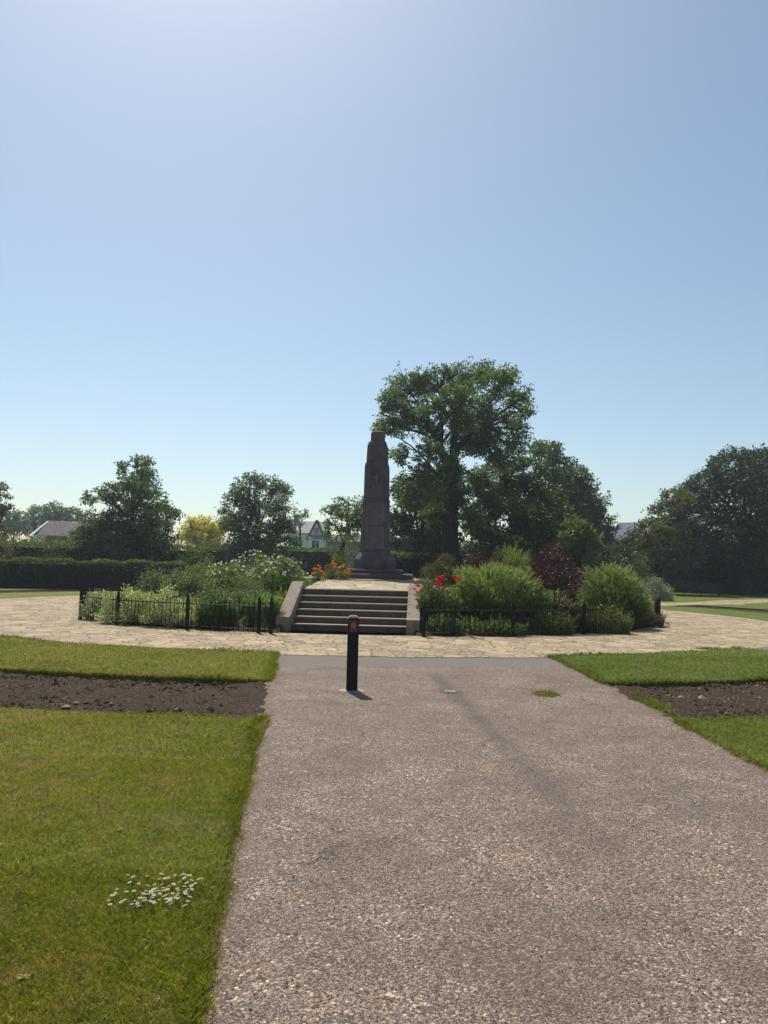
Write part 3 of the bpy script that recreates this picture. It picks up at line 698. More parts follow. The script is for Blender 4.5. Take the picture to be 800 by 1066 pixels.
# ------------------------------------------------------------------ railings round the bed
def RB(a): return float(rbed(a))
def railing(label, a_list):
    """one continuous railing along the circle; a_list are the post bearings"""
    P = [(CX+RB(a)*math.sin(a), CY-RB(a)*math.cos(a)) for a in a_list]
    root = thing('iron_railing', label, 'railing', (P[0][0], P[0][1], 0), 0, 'black railings round the memorial bed')
    def loc(x, y): return x-P[0][0], y-P[0][1]
    for i, (x, y) in enumerate(P):
        x, y = loc(x, y); b = MB(); w = .042
        b.box(x-w, x+w, y-w, y+w, -.02, .74); po = b.build('post', M['iron'], root, bevel=.006)
        b = MB(); b.loft([[(x+q*math.cos(k*PI/4+.39), y+q*math.sin(k*PI/4+.39), z) for k in range(8)] for q, z in ((.030, .742), (.052, .765), (.030, .785), (.040, .815), (.006, .875))])
        b.build('finial', M['iron'], po)
    nb = 0
    for i in range(len(a_list)-1):
        a0, a1 = a_list[i], a_list[i+1]; ns = max(2, int(abs(a1-a0)*R_BED/.4)); b = MB()
        for z in (.10, .64):
            pts = [(*loc(CX+RB(a)*math.sin(a), CY-RB(a)*math.cos(a)), z) for a in np.linspace(a0, a1, ns+1)]
            b.tube(pts, .013, 6)
        rl = b.build('rail', M['iron'], root)
        b = MB(); k = max(2, int(abs(a1-a0)*R_BED/.125))
        for a in np.linspace(a0, a1, k+1)[1:-1]:
            x, y = loc(CX+RB(a)*math.sin(a), CY-RB(a)*math.cos(a))
            b.tube([(x, y, .03), (x, y, .70), (x, y, .76)], [.0085, .0085, .002], 5, cap=False)
        b.build('bar_panel', M['iron'], root)
    return root
def bear(x, y): return math.atan2(x-CX, CY-y)
al = [bear(-2.62, 18.4), bear(-2.92, 18.45), bear(-4.85, 18.73), bear(-6.85, 20.0), bear(-8.41, 21.64), bear(-9.1, 22.1)-.0]
al = al[:5] + [al[4]-R(12.5)*k for k in range(1, 8)]
ar = [bear(1.01, 18.42), bear(3.25, 19.1), bear(5.32, 20.27), bear(7.12, 21.84), bear(8.6, 24.1), bear(9.6, 26.2)]
ar = ar + [ar[-1]+R(12)*k for k in range(1, 6)]
railing('black iron railing curving left from the steps round the bed', al)
railing('black iron railing curving right from the steps round the bed', ar)
b = MB(); b.tube([(0, 0, 0), (.004, 0, .6), (0, .003, 1.3)], [.035, .033, .03], 8)
o = b.build('garden_stake', M['stem']); o.location = (-2.88, 20.3, .10); tag(o, 'thin pale upright stake in the bed beside the left step wall', 'stake')

# ------------------------------------------------------------------ bollard, drain, plaque, bench
BO = thing('bollard', 'dark square bollard with red reflector in the middle of the path', 'bollard', (-.375, 10.32, 0), R(4))
b = MB(); b.box(-.073, .073, -.073, .073, -.02, .955); b.build('post', M['bollard'], BO, bevel=.012)
b = MB(); b.loft([octa(.956, .073, .012), octa(.975, .066, .012), octa(.997, .035, .01)]); b.build('cap', M['bollard_top'], BO)
b = MB(); b.box(-.054, .054, -.0775, -.070, .775, .935); rf = b.build('reflector', M['reflector'], BO, bevel=.002)
b = MB(); pts = [(.024*math.sin(2*PI*k/18), -.0785, .866+.024*math.cos(2*PI*k/18)) for k in range(19)]
b.tube(pts, .0055, 6); b.box(-.022, .022, -.0805, -.0765, .862, .870); b.build('emblem', M['emblem'], rf)
b = MB(); nn = 22
rg = [(random.uniform(.125, .165)*math.cos(2*PI*k/nn)*1.25, random.uniform(.12, .15)*math.sin(2*PI*k/nn)) for k in range(nn)]
b.loft([[(x, y, -.01) for x, y in rg], [(x, y, .006) for x, y in rg], [(x*.7, y*.7, .012) for x, y in rg]]); b.build('mortar_collar', M['footing'], BO)

DR = thing('drain_cover', 'small pale metal cover in a cracked dip on the path', 'drain cover', (.94, 10.43, 0), R(-8))
b = MB(); b.box(-.07, .07, -.085, .085, .0, .012); pl = b.build('cover_plate', M['drain'], DR, bevel=.004)
b = MB(); b.box(-.055, .055, -.012, .0, .0125, .0165); b.build('lifting_bar', M['hole'], pl)
b = MB(); rg = [(.145*math.cos(2*PI*k/28)*random.uniform(.8, 1.15), .14*math.sin(2*PI*k/28)*random.uniform(.85, 1.1)) for k in range(28)]
b.loft([[(x, y, -.01) for x, y in rg], [(x*.97, y*.97, .005) for x, y in rg]]); b.build('cracked_surround', M['hole'], DR)

b = MB(); b.box(-.34, .34, -.24, .24, -.03, .035); o = b.build('stone_slab', M['plaque'], bevel=.01); o.location = (19.4, 42.0, ZL); o.rotation_euler = (0, 0, R(12)); tag(o, 'pale flat stone slab set in the far right lawn', 'slab')

def bench(label, loc, rz, w):
    t_ = thing('park_bench', label, 'bench', loc, rz)
    s_ = MB()
    for k in range(5): s_.box(-w/2, w/2, -.26+k*.105, -.17+k*.105, .42, .45)
    s_.build('seat', M['bench_wood'], t_)
    s_ = MB()
    for k in range(5):
        z = .50+k*.095; y = .27+k*.022; s_.box(-w/2, w/2, y, y+.025, z, z+.075)
    s_.build('backrest', M['bench_wood'], t_)
    for x in (-w/2+.05, 0, w/2-.05):
        for y in (-.22, .25):
            s_ = MB(); s_.box(x-.035, x+.035, y-.035, y+.035, -.02, .42 if y < 0 else .95); s_.build('leg', M['bench_wood'], t_, bevel=.004)
    for x in (-w/2+.05, w/2-.05):
        s_ = MB(); s_.box(x-.04, x+.04, -.28, .24, .63, .67); s_.box(x-.03, x+.03, -.25, -.19, .42, .63); s_.build('armrest', M['bench_wood'], t_, bevel=.004)
bench('dark wooden park bench in deep shade under the right hand trees', (23.6, 57.0, ZL), R(-22), 2.5)

# ------------------------------------------------------------------ foliage builders
def unit(v): return v/np.maximum(np.linalg.norm(v, axis=-1, keepdims=True), 1e-9)
def leaf_quads(P, D, Ln, Wd, up=.5):
    n = len(P); D = unit(D); nr = unit(RNG.normal(0, 1, (n, 3)) + np.array([0, 0, up*2])); s = unit(np.cross(D, nr))
    Ln = Ln[:, None]; Wd = Wd[:, None]; q = unit(np.cross(s, D))
    mid_ = P + D*Ln*.45 + q*Ln*.06
    return np.stack([P, mid_+s*Wd*.5, P+D*Ln-q*Ln*.05, mid_-s*Wd*.5], 1)
def sphere(n): return unit(RNG.normal(0, 1, (n, 3)))

def ball(n):
    return sphere(n)*(RNG.random(n)**.45)[:, None]
def crown(lobes, leaf, cover=1.5, cl=.30, flat=.65, gap=.0, core=.35, stray=.22, fill=1.0):
    """leaf sprays through the outer part of each lobe; returns leaf quads and spray centres"""
    out, cents = [], []
    for li, (x, y, z, r) in enumerate(lobes):
        r = r*1.10; rc = max(.24, r*cl); n = max(6, int(3.4*fill*(r/rc)**2))
        d = sphere(n); rad = r*RNG.uniform(core, 1.0, n)**.6
        far = RNG.random(n) < stray; rad = np.where(far, r*RNG.uniform(.95, 1.28, n), rad)
        c = np.array([x, y, z]) + d*rad[:, None]*np.array([1, 1, .9])
        ok = RNG.random(n) > gap; c = c[ok]; far = far[ok]
        for q, st in zip(c, far):
            rr_ = rc*RNG.uniform(.55, 1.3)*(.55 if st else 1); k = max(5, int(cover*rr_*rr_*PI/(leaf*leaf*.4)*(.75 if st else 1)))
            dd = ball(k)*np.array([1, 1, flat]); sk = RNG.normal(0, .35, 3); dd = dd + (dd @ sk)[:, None]*RNG.normal(0, .5, 3)
            P = q + dd*rr_
            D = unit(dd + np.array([0, 0, -.15]) + RNG.normal(0, .55, (k, 3)))
            L_ = leaf*RNG.uniform(.65, 1.35, k)
            out.append(leaf_quads(P, D, L_, L_*RNG.uniform(.5, .75, k))); cents.append((li, q))
    return np.concatenate(out), cents

def bez(a, b, c, n):
    t_ = np.linspace(0, 1, n)[:, None]; return (1-t_)**2*a + 2*t_*(1-t_)*b + t_*t_*c

def tree(name, label, base, lobes, mat, leaf=.2, trunk_r=.3, cover=1.5, cl=.30, gap=0., twigs=False, fork=.35, stems=1, bark='bark', group=None, flat=.65, core=.35, fill=1.0, stray=.22):
    base = np.array(base, float); root = thing(name, label, 'tree', tuple(base), 0, group)
    lb = [(x-base[0], y-base[1], z-base[2], r) for x, y, z, r in lobes]
    Vq, cents = crown(lb, leaf, cover, cl, flat, gap, core, stray, fill)
    ar_ = np.array(lb); top = np.average(ar_[:, :3], axis=0, weights=ar_[:, 3]); H = ar_[:, 2].max()
    b = MB(); zf = max(.6, H*fork)
    tops = []
    for k in range(stems):
        off = np.array([math.cos(k*2.4+.3), math.sin(k*2.4+.3), 0])*(trunk_r*.9 if stems > 1 else 0)
        p1 = off*1.3 + np.array([top[0]*.35, top[1]*.35, zf]); p2 = np.array([top[0]+off[0]*3, top[1]+off[1]*3, H*.80])
        tr = np.concatenate([bez(off+np.array([0, 0, -.15]), off+np.array([0, 0, zf*.5]), p1, 6), bez(p1, (p1+p2)/2+RNG.normal(0, .12, 3)*H*.1, p2, 8)[1:]])
        tk = trunk_r/(1 if stems == 1 else 1.25)
        rad = np.r_[tk*1.35, tk*1.1, np.linspace(tk, tk*.85, 4), np.linspace(tk*.75, tk*.12, 7)]
        b.tube(tr, list(rad), 9); tops.append(tr)
    ends = {}
    # main limbs each carry a group of lobes; they leave the fork steeply and bend outwards
    n_l = len(lb); kk = max(1, min(7, n_l//3)); pc = ar_[:, :3]; cen = pc[np.linspace(0, n_l-1, kk).astype(int)].copy(); gi = np.zeros(n_l, int)
    for _ in range(8):
        gi = np.argmin(((pc[:, None]-cen[None])**2).sum(-1), 1)
        for k in range(kk):
            if (gi == k).any(): cen[k] = pc[gi == k].mean(0)
    for k in range(kk):
        mem_ = np.where(gi == k)[0]
        if not len(mem_): continue
        tr = tops[k % stems]; e = cen[k]; i0 = int(np.clip(np.searchsorted(tr[:, 2], zf*(.92+.16*(k % 3))), 3, 9)); s_ = tr[i0]
        e2 = s_ + (e-s_)*.72; dl = np.linalg.norm(e2-s_)
        main = bez(s_, s_ + (e2-s_)*.35 + np.array([0, 0, .30*dl]) + RNG.normal(0, .07, 3)*dl, e2, 8)
        rm = min(trunk_r*.42, .03+.016*dl+.022*len(mem_)); b.tube(main, list(np.linspace(rm, rm*.5, 8)), 7, cap=False)
        for li in mem_:
            p_ = pc[li]; t0 = int(np.clip(7-np.random.RandomState(li).randint(0, 4), 3, 7)); q0 = main[t0]; d2 = np.linalg.norm(p_-q0)
            pts = bez(q0, (q0+p_)/2 + np.array([0, 0, .10*d2]) + RNG.normal(0, .09, 3)*d2, p_, 7); r0 = max(.02, rm*.45); b.tube(pts, list(np.linspace(r0, r0*.25, 7)), 5, cap=False); ends[li] = pts
    if twigs:
        for li, q in cents[::3]:
            pts = ends[li]; k = min(range(len(pts)), key=lambda i: np.linalg.norm(pts[i]-q) + .12*(6-i)); s_ = pts[max(0, k-1)]
            b.tube(bez(s_, (s_+q)/2+RNG.normal(0, .12, 3), q, 4), [.032, .025, .018, .008], 4, cap=False)
    link('trunk', b.mesh('trunk'), M[bark], root, smooth=True)
    link('crown', quads_mesh('crown', Vq), L[mat], root)
    return root

T = {
 'big': [(2.05, 47.77, 13.55, 0.72), (4.06, 47.96, 13.95, 0.72), (5.95, 46.09, 13.58, 0.69), (7.24, 45, 13.16, 0.62), (8.31, 44.8, 11, 0.45), (8, 45.57, 10.1, 0.57), (1.01, 45.54, 10.98, 0.63), (2.7, 43.19, 10.99, 0.76), (4.52, 43.17, 9.92, 0.76), (3.31, 49.11, 9.13, 0.74), (5.82, 46.91, 9.34, 0.82), (0.09, 44.99, 11.08, 0.45), (8.43, 45.81, 12.27, 0.46), (4.27, 49.01, 7.09, 0.92), (5.27, 48.49, 6.14, 0.97), (2.8, 48.09, 7.14, 0.78), (5.23, 45.34, 4.6, 0.85), (3, 45.96, 4.88, 0.8), (2.74, 47.08, 10.13, 0.77), (4.23, 43.22, 11.47, 0.97), (7.21, 46.28, 8.21, 0.81), (1.67, 44.74, 5.61, 0.78), (6.02, 48.28, 7.24, 0.91), (2.97, 43.29, 5.78, 0.7), (0.83, 46.86, 10.11, 0.59), (1.34, 47.96, 12.9, 1.32), (0.3, 44.86, 11.52, 0.67), (3.19, 48.46, 13.5, 1.09), (5.33, 48.31, 13.64, 1.21), (6.45, 43.47, 12.25, 1.09), (8.14, 46.79, 12, 0.76), (0.05, 44.15, 10, 0.72), (-0.4, 46.01, 9.93, 0.46), (1.72, 45.64, 10.55, 0.97), (3.61, 44.12, 10.53, 0.99), (5.67, 44.96, 10.97, 1.12), (7.66, 47.42, 11.04, 0.77), (0.83, 45.12, 8.3, 0.68), (2.46, 43.88, 8.33, 0.82), (4.91, 47.25, 9.61, 1.12), (6.36, 45.71, 9.16, 1.14), (8.23, 47.14, 9.43, 0.82), (3.85, 44.32, 7.3, 1), (1.99, 44.96, 6.88, 0.9)],
 'dome': [(7.53, 50.24, 7.17, 1.63), (7.63, 50.86, 7.24, 1.65), (9.19, 49.03, 7.89, 1.16), (9.56, 50.98, 8.14, 1.21), (10.69, 49.02, 6.19, 0.92), (11.05, 50.7, 6.34, 0.95), (9.98, 47.92, 4.57, 1.68), (10.58, 50.84, 4.75, 1.78), (7.65, 46.89, 4.46, 1.99), (8.31, 50.96, 4.7, 2.17), (6.32, 50.37, 4.94, 1.13), (6.32, 50.42, 4.94, 1.13), (11, 47.67, 3.56, 0.89), (11.65, 50.45, 3.67, 0.95), (9.52, 50.52, 3.12, 1.77), (9.61, 50.98, 3.14, 1.78), (6.72, 48.5, 2.89, 1.33), (7.02, 50.69, 2.94, 1.39), (8.94, 51, 6.32, 1.66), (8.94, 51, 6.32, 1.66)],
 'under': [(3.7, 53.66, 5.42, 1.34), (3.83, 55.5, 5.55, 1.39), (4.68, 55.2, 6.94, 1.1), (4.69, 55.24, 6.94, 1.1), (4.25, 54.17, 3.1, 1.35), (4.35, 55.39, 3.13, 1.38), (1.64, 53.13, 6.88, 1.13), (1.71, 55.5, 7.11, 1.18), (2.77, 54.86, 4.8, 1.78), (2.8, 55.6, 4.84, 1.81), (0.97, 54.5, 4.73, 0.95), (0.99, 55.29, 4.78, 0.97), (0.88, 54.5, 2.89, 0.95), (0.89, 55.23, 2.91, 0.97), (3.01, 53.87, 6.78, 0.94), (3.11, 55.59, 6.94, 0.97), (2.71, 53.01, 2.9, 1.46), (2.84, 55.6, 2.96, 1.53)],
 'backright': [(12.69, 62.31, 11.34, 0.78), (12.82, 62.97, 11.44, 0.79), (13.45, 60.81, 11.29, 0.61), (14.02, 63.37, 11.69, 0.63), (14.26, 62.62, 10.07, 1.17), (14.45, 63.44, 10.18, 1.19), (15.49, 62.46, 9.05, 1.25), (15.75, 63.53, 9.18, 1.27), (16.29, 61.6, 7.18, 1.39), (16.78, 63.45, 7.35, 1.43), (17.64, 62.8, 5.5, 1.26), (17.75, 63.21, 5.53, 1.26), (14.28, 60.98, 8.47, 1.37), (14.87, 63.49, 8.75, 1.43), (15.45, 61.63, 7.01, 1.54), (15.92, 63.53, 7.18, 1.59), (15.8, 63.01, 5.55, 1.73), (15.93, 63.53, 5.58, 1.75), (14.51, 61.6, 7.77, 1.23), (14.95, 63.5, 7.95, 1.27), (17.87, 62.52, 4.39, 0.94), (18.03, 63.09, 4.42, 0.95), (16.09, 62.38, 9.69, 0.47), (16.38, 63.5, 9.83, 0.48)],
 'lightbush': [(11.22, 44.72, 3.97, 0.78), (11.22, 44.74, 3.97, 0.78), (11.9, 44.76, 3.59, 0.73), (11.88, 44.69, 3.59, 0.73), (10.68, 44.33, 3.22, 0.78), (10.76, 44.67, 3.23, 0.78), (11.61, 44.5, 2.91, 0.78), (11.67, 44.73, 2.92, 0.78)],
 'righttall': [(27.46, 59.94, 10.03, 1.65), (30.69, 66.97, 11.01, 1.84), (28.32, 64.84, 10.27, 1.13), (29.22, 66.9, 10.54, 1.17), (32.71, 65.96, 10.84, 1.81), (33.15, 66.83, 10.96, 1.84), (26.36, 62.17, 8.79, 1.4), (28.32, 66.8, 9.33, 1.5), (25.61, 63.42, 7.79, 1.43), (26.87, 66.54, 8.09, 1.5), (28.75, 62.82, 7.41, 2.36), (30.65, 66.97, 7.79, 2.51), (33.53, 66.84, 7.85, 2.67), (33.5, 66.77, 7.84, 2.67), (25.81, 61.47, 5.3, 2.15), (28.03, 66.76, 5.62, 2.34), (29.19, 62.14, 4.25, 2.33), (31.46, 66.96, 4.45, 2.51), (30.78, 59.09, 9.02, 2.51), (34.66, 66.53, 9.95, 2.83), (33.65, 62.44, 5.92, 3.12), (35.66, 66.16, 6.18, 3.31), (32.5, 64.08, 3.58, 2.24), (33.83, 66.7, 3.66, 2.33), (28.84, 66.74, 3.13, 1.67), (28.89, 66.87, 3.14, 1.67), (26.13, 66.19, 4.72, 1.49), (26.21, 66.39, 4.73, 1.49)],
 'rightlow': [(22.73, 59.43, 7.37, 1.04), (23.52, 61.5, 7.57, 1.08), (22.6, 61.75, 6.33, 1.16), (22.55, 61.61, 6.32, 1.16), (20.52, 58.89, 4.91, 1.03), (21.46, 61.6, 5.06, 1.08), (20.2, 61.04, 4.24, 0.92), (20.33, 61.44, 4.26, 0.92), (21.36, 58.76, 4.33, 1.47), (22.4, 61.62, 4.46, 1.54), (22.82, 59.68, 5.3, 1.34), (23.51, 61.5, 5.41, 1.38), (19.81, 58.55, 2.83, 1.17), (20.82, 61.53, 2.89, 1.23), (22.87, 61.25, 2.78, 1.38), (22.99, 61.58, 2.78, 1.39), (18.88, 60.72, 3.44, 0.76), (18.96, 60.99, 3.45, 0.76), (23.02, 58.9, 3.27, 1.33), (23.99, 61.37, 3.34, 1.38)],
 'left': [(-16.28, 50.11, 8.2, 0.38), (-16.84, 51.84, 8.43, 0.39), (-15.38, 49.04, 8.07, 0.37), (-16.24, 51.78, 8.43, 0.39), (-17.15, 49.97, 7.72, 0.44), (-17.8, 51.84, 7.95, 0.45), (-15.83, 50.21, 7.27, 0.69), (-16.33, 51.8, 7.45, 0.71), (-16.26, 48.38, 6.62, 0.67), (-17.43, 51.85, 6.97, 0.71), (-18.22, 51.43, 6.19, 0.77), (-18.34, 51.77, 6.22, 0.78), (-18.3, 49.23, 5.92, 0.43), (-19.17, 51.57, 6.12, 0.45), (-19.27, 49.85, 5.7, 0.44), (-19.82, 51.26, 5.82, 0.45), (-15.26, 48.21, 5.65, 1.21), (-16.39, 51.81, 5.95, 1.3), (-13.93, 48.32, 5.08, 0.54), (-14.85, 51.52, 5.31, 0.58), (-13.53, 49.15, 4.66, 0.49), (-14.11, 51.25, 4.79, 0.51), (-14.82, 49.4, 4.27, 1.11), (-15.51, 51.7, 4.4, 1.16), (-17.28, 51.76, 4.36, 1.42), (-17.31, 51.85, 4.36, 1.43), (-18.99, 51.36, 4.04, 1.16), (-19.07, 51.57, 4.05, 1.16), (-19.18, 49.95, 3.08, 1), (-19.68, 51.26, 3.12, 1.03), (-14.4, 49.84, 3.06, 1.25), (-14.9, 51.56, 3.11, 1.29), (-17.35, 50.68, 2.65, 1.39), (-17.74, 51.82, 2.67, 1.43), (-16.26, 51.46, 2.56, 1.42), (-16.38, 51.83, 2.57, 1.43)],
 'leftsecond': [(-9.33, 53.49, 7.74, 0.47), (-9.67, 55.41, 7.96, 0.48), (-9.02, 54.94, 7.44, 0.62), (-9.1, 55.44, 7.49, 0.62), (-10.02, 53.71, 7.07, 0.6), (-10.32, 55.31, 7.24, 0.62), (-10.5, 54.25, 6.3, 0.68), (-10.68, 55.19, 6.38, 0.69), (-8.01, 54.72, 7.09, 0.68), (-8.1, 55.36, 7.15, 0.69), (-6.95, 54, 6.9, 0.47), (-7.09, 55.1, 7.01, 0.48), (-11.24, 54.35, 5.47, 0.54), (-9.46, 54.62, 5.88, 1.09), (-9.6, 55.41, 5.94, 1.11), (-7.26, 52.6, 5.56, 0.85), (-7.63, 55.28, 5.76, 0.9), (-10.29, 52.83, 4.38, 0.92), (-10.74, 55.15, 4.5, 0.97), (-8.71, 52.88, 4.22, 1.32), (-9.13, 55.44, 4.35, 1.39), (-7.03, 53.24, 4.15, 0.93), (-7.29, 55.2, 4.24, 0.97), (-9.56, 53.11, 2.89, 1.19), (-9.97, 55.35, 2.94, 1.25), (-7.51, 52.65, 2.92, 1.18), (-7.89, 55.35, 2.99, 1.25), (-6.24, 53.5, 3.31, 0.47)],
 'slim': [(-8.27, 75.09, 6.44, 0.47), (-8.86, 75.27, 6.81, 0.33), (-7.69, 74.89, 6.62, 0.37), (-8.13, 74.88, 5.67, 0.37)],
 'yellow': [(-18.67, 74.78, 5.15, 0.93), (-19.02, 76.17, 5.21, 0.95), (-17.64, 75.51, 5.49, 0.85), (-17.82, 76.26, 5.53, 0.86), (-16.42, 75.62, 5.15, 0.85), (-16.5, 75.98, 5.16, 0.85), (-18.06, 76.25, 4.47, 1.24), (-18.06, 76.27, 4.47, 1.24), (-19.19, 74.73, 4.38, 0.75), (-19.51, 75.99, 4.43, 0.76), (-16.74, 75.51, 4.28, 1.04), (-16.88, 76.11, 4.3, 1.05), (-18.19, 74.56, 3.65, 0.93), (-18.59, 76.24, 3.7, 0.95)],
 'branchy': [(-4.01, 60.98, 4.37, 0.76), (-2.63, 59.1, 4.39, 0.89), (-3.68, 61.19, 5.85, 0.69), (-2.4, 60.02, 5.72, 0.83), (-1.19, 60.62, 5.03, 0.91), (-4.52, 60.09, 5.98, 0.45), (-3.59, 59.41, 6.4, 0.52), (-2.72, 59.98, 6.54, 0.6), (-1.63, 58.63, 6.45, 0.73), (-3.07, 58.48, 5.53, 0.58), (-4.12, 60.09, 5.01, 0.45), (-1.94, 59.93, 5.35, 0.75), (-0.77, 60.76, 6.19, 0.76)],
 'edge': [(-29.72, 59.13, 7.05, 0.44), (-30.56, 60.81, 7.2, 0.46), (-29.57, 60.1, 6.54, 0.3), (-29.9, 60.77, 6.6, 0.3), (-30.72, 59.98, 6.58, 0.6), (-31.12, 60.77, 6.65, 0.61), (-30, 60.18, 5.48, 0.45), (-30.31, 60.81, 5.52, 0.46), (-29.58, 60.39, 5.66, 0.23), (-29.76, 60.76, 5.68, 0.23), (-30.81, 60.04, 5.08, 1.05), (-31.17, 60.74, 5.12, 1.06), (-30.02, 60.11, 3.82, 0.75), (-30.37, 60.81, 3.84, 0.76)],
 'far': [[(-62.74, 129.97, 8.34, 1.46), (-63.45, 131.43, 8.42, 1.48), (-61.54, 130.33, 7.08, 1.47), (-61.99, 131.28, 7.12, 1.48), (-63.28, 129.27, 6.67, 1.29), (-64.28, 131.31, 6.74, 1.31)], [(-61.58, 135.2, 9.37, 1.52), (-62.28, 136.73, 9.46, 1.54), (-60.16, 135.6, 7.9, 1.86), (-60.59, 136.57, 7.95, 1.88), (-61.88, 133.9, 7.26, 1.51), (-63.14, 136.61, 7.38, 1.54)], [(-55.84, 129.66, 9.62, 1.62), (-55.78, 129.52, 9.61, 1.62), (-54.09, 128.77, 7.98, 1.77), (-54.36, 129.41, 8.01, 1.78), (-56.28, 129.47, 7.16, 1.62), (-56.27, 129.46, 7.16, 1.62)], [(-53.28, 131.45, 8.98, 1.48), (-53.99, 133.2, 9.08, 1.5), (-52.04, 131.85, 7.38, 1.65), (-52.57, 133.2, 7.44, 1.66)]]}

tree('broadleaf_tree', 'tallest spreading tree with open crown and visible limbs behind the memorial', (4.0, 46, 0), T['big'], 'big', .15, .50, 1.05, .18, .0, True, .46, 1, core=.2, fill=1.5, flat=.55, stray=.18)
tree('broadleaf_tree', 'dense domed dark green tree in front right of the tallest tree', (8.4, 49.5, 0), T['dome'], 'dome', .18, .3, 1.5, .25, flat=.5, core=.45)
tree('broadleaf_tree', 'dark low tree filling the gap just right of the memorial', (2.2, 54, 0), T['under'], 'dome', .22, .26, 1.6, .32)
tree('broadleaf_tree', 'bluish green tree with ragged stepped outline right behind the domed tree', (15.4, 62, 0), T['backright'], 'back', .24, .32, 1.6, .33)
tree('small_tree', 'light green small tree lit at the right foot of the domed tree', (11.2, 44, 0), T['lightbush'], 'mid', .15, .12, 1.5, .33)
tree('broadleaf_tree', 'large dark round tree filling the right edge of the view', (29.8, 63.5, 0), T['righttall'], 'dark', .22, .5, 1.35, .25, flat=.42, core=.55)
tree('broadleaf_tree', 'sloping olive green tree left of the large right edge tree', (21.6, 60.5, 0), T['rightlow'], 'olive', .20, .3, 1.35, .27, flat=.45, core=.5)
tree('broadleaf_tree', 'conical ragged tree behind the clipped left hedge', (-16.4, 50, 0), T['left'], 'back', .17, .22, 1.25, .27, .12, True, core=.15)
tree('broadleaf_tree', 'rounded airy tree between the golden tree and the white house', (-8.8, 54, 0), T['leftsecond'], 'back', .16, .22, 1.2, .27, .15, True, core=.15)
tree('slim_tree', 'thin bare-stemmed young tree in front of the white house', (-8.1, 75, 0), T['slim'], 'olive', .16, .11, .9, .5, .2, True, .75)
tree('golden_tree', 'golden yellow leaved tree between two green trees on the left', (-17.7, 75, 0), T['yellow'], 'yellow', .20, .16, 1.3, .4, .08, True, bark='bark_pale')
tree('broadleaf_tree', 'small spreading tree with horizontal branches just left of the memorial', (-3.4, 60, 0), T['branchy'], 'big', .19, .2, 1.3, .38, .1, True, .5)
tree('broadleaf_tree', 'thin tree cut off by the left edge of the view', (-30.1, 60, 0), T['edge'], 'olive', .20, .2, 1.2, .4, .1, True)
fl = ['leftmost of the hazy far trees above the left house', 'hazy far tree directly behind the left house roof ridge', 'hazy far tree above the right end of the left house', 'rightmost hazy far tree just left of the conical tree']
for lbx, lab in zip(T['far'], fl):
    c0 = np.array(lbx); tree('distant_tree', lab, (c0[:, 0].mean(), c0[:, 1].mean(), 0), lbx, 'back', .42, .3, 1.5, .38, group='hazy far trees on the left skyline')

# shrubs ---------------------------------------------------------
def half_ell(n, hw, hd, h, lo=.0, shell=.55):
    d = sphere(n); d[:, 2] = np.abs(d[:, 2])*(1-lo)+lo*d[:, 2]; q = RNG.uniform(shell, 1, n)**.6
    lump = 1 + .10*np.sin(d[:, 0]*5+hw*9)*np.sin(d[:, 1]*4+h*7) + .08*np.sin(d[:, 2]*9+d[:, 0]*7)
    return d*np.array([hw, hd, h])*(q*lump)[:, None], d
def stems_mesh(hw, h, n=7):
    b = MB()
    for k in range(n):
        a = random.uniform(0, 6.28); q = random.uniform(.3, .75); e = np.array([hw*q*math.cos(a), hw*q*math.sin(a), h*random.uniform(.45, .8)])
        s_ = np.array([e[0]*.15, e[1]*.15, -.06]); b.tube(bez(s_, np.array([e[0]*.4, e[1]*.4, h*.35]), e, 5), [.02, .017, .013, .009, .005], 5, cap=False)
    return b.mesh('stem')
def shrub_root(name, label, cat, bx, group=None):
    x, y, hw, zb, zt = bx
    z0 = float(mound(x, y)) if np.hypot(x-CX, y-CY) < R_BED else ZL
    return thing(name, label, cat, (x, y, z0), 0, group), hw, max(.25, zt-z0)
def cloud_shrub(name, label, bx, mat, leaf=.06, cover=2.2, dep=1.0, clump=.26, cat='shrub', lo=.35, group=None, aspect=.6, shell=.5):
    root, hw, h = shrub_root(name, label, cat, bx, group); hd = hw*dep
    n = max(14, int(4.6*(1/clump)**2*.55)); P, d = half_ell(n, hw*.86, hd*.86, h*.86, lo, shell)
    P[:, 2] = np.maximum(P[:, 2], .06*h); out = []
    for q, dd in zip(P, d):
        rr_ = clump*min(hw, h)*RNG.uniform(.7, 1.35); k = int(cover*rr_*rr_*PI/(leaf*leaf*.42)); k = min(k, 900)
        o_ = RNG.normal(0, .5, (k, 3))*np.array([1, 1, .8]); Pq = q+o_*rr_; Pq[:, 2] = np.abs(Pq[:, 2])
        D = unit(o_ + dd*.6 + np.array([0, 0, .25]) + RNG.normal(0, .5, (k, 3))); L_ = leaf*RNG.uniform(.6, 1.4, k)
        out.append(leaf_quads(Pq, D, L_, L_*aspect*RNG.uniform(.7, 1.2, k)))
    link('foliage', quads_mesh('foliage', np.concatenate(out)), L[mat], root); link('stem', stems_mesh(hw, h), M['stem'], root)
    return root, hw, hd, h
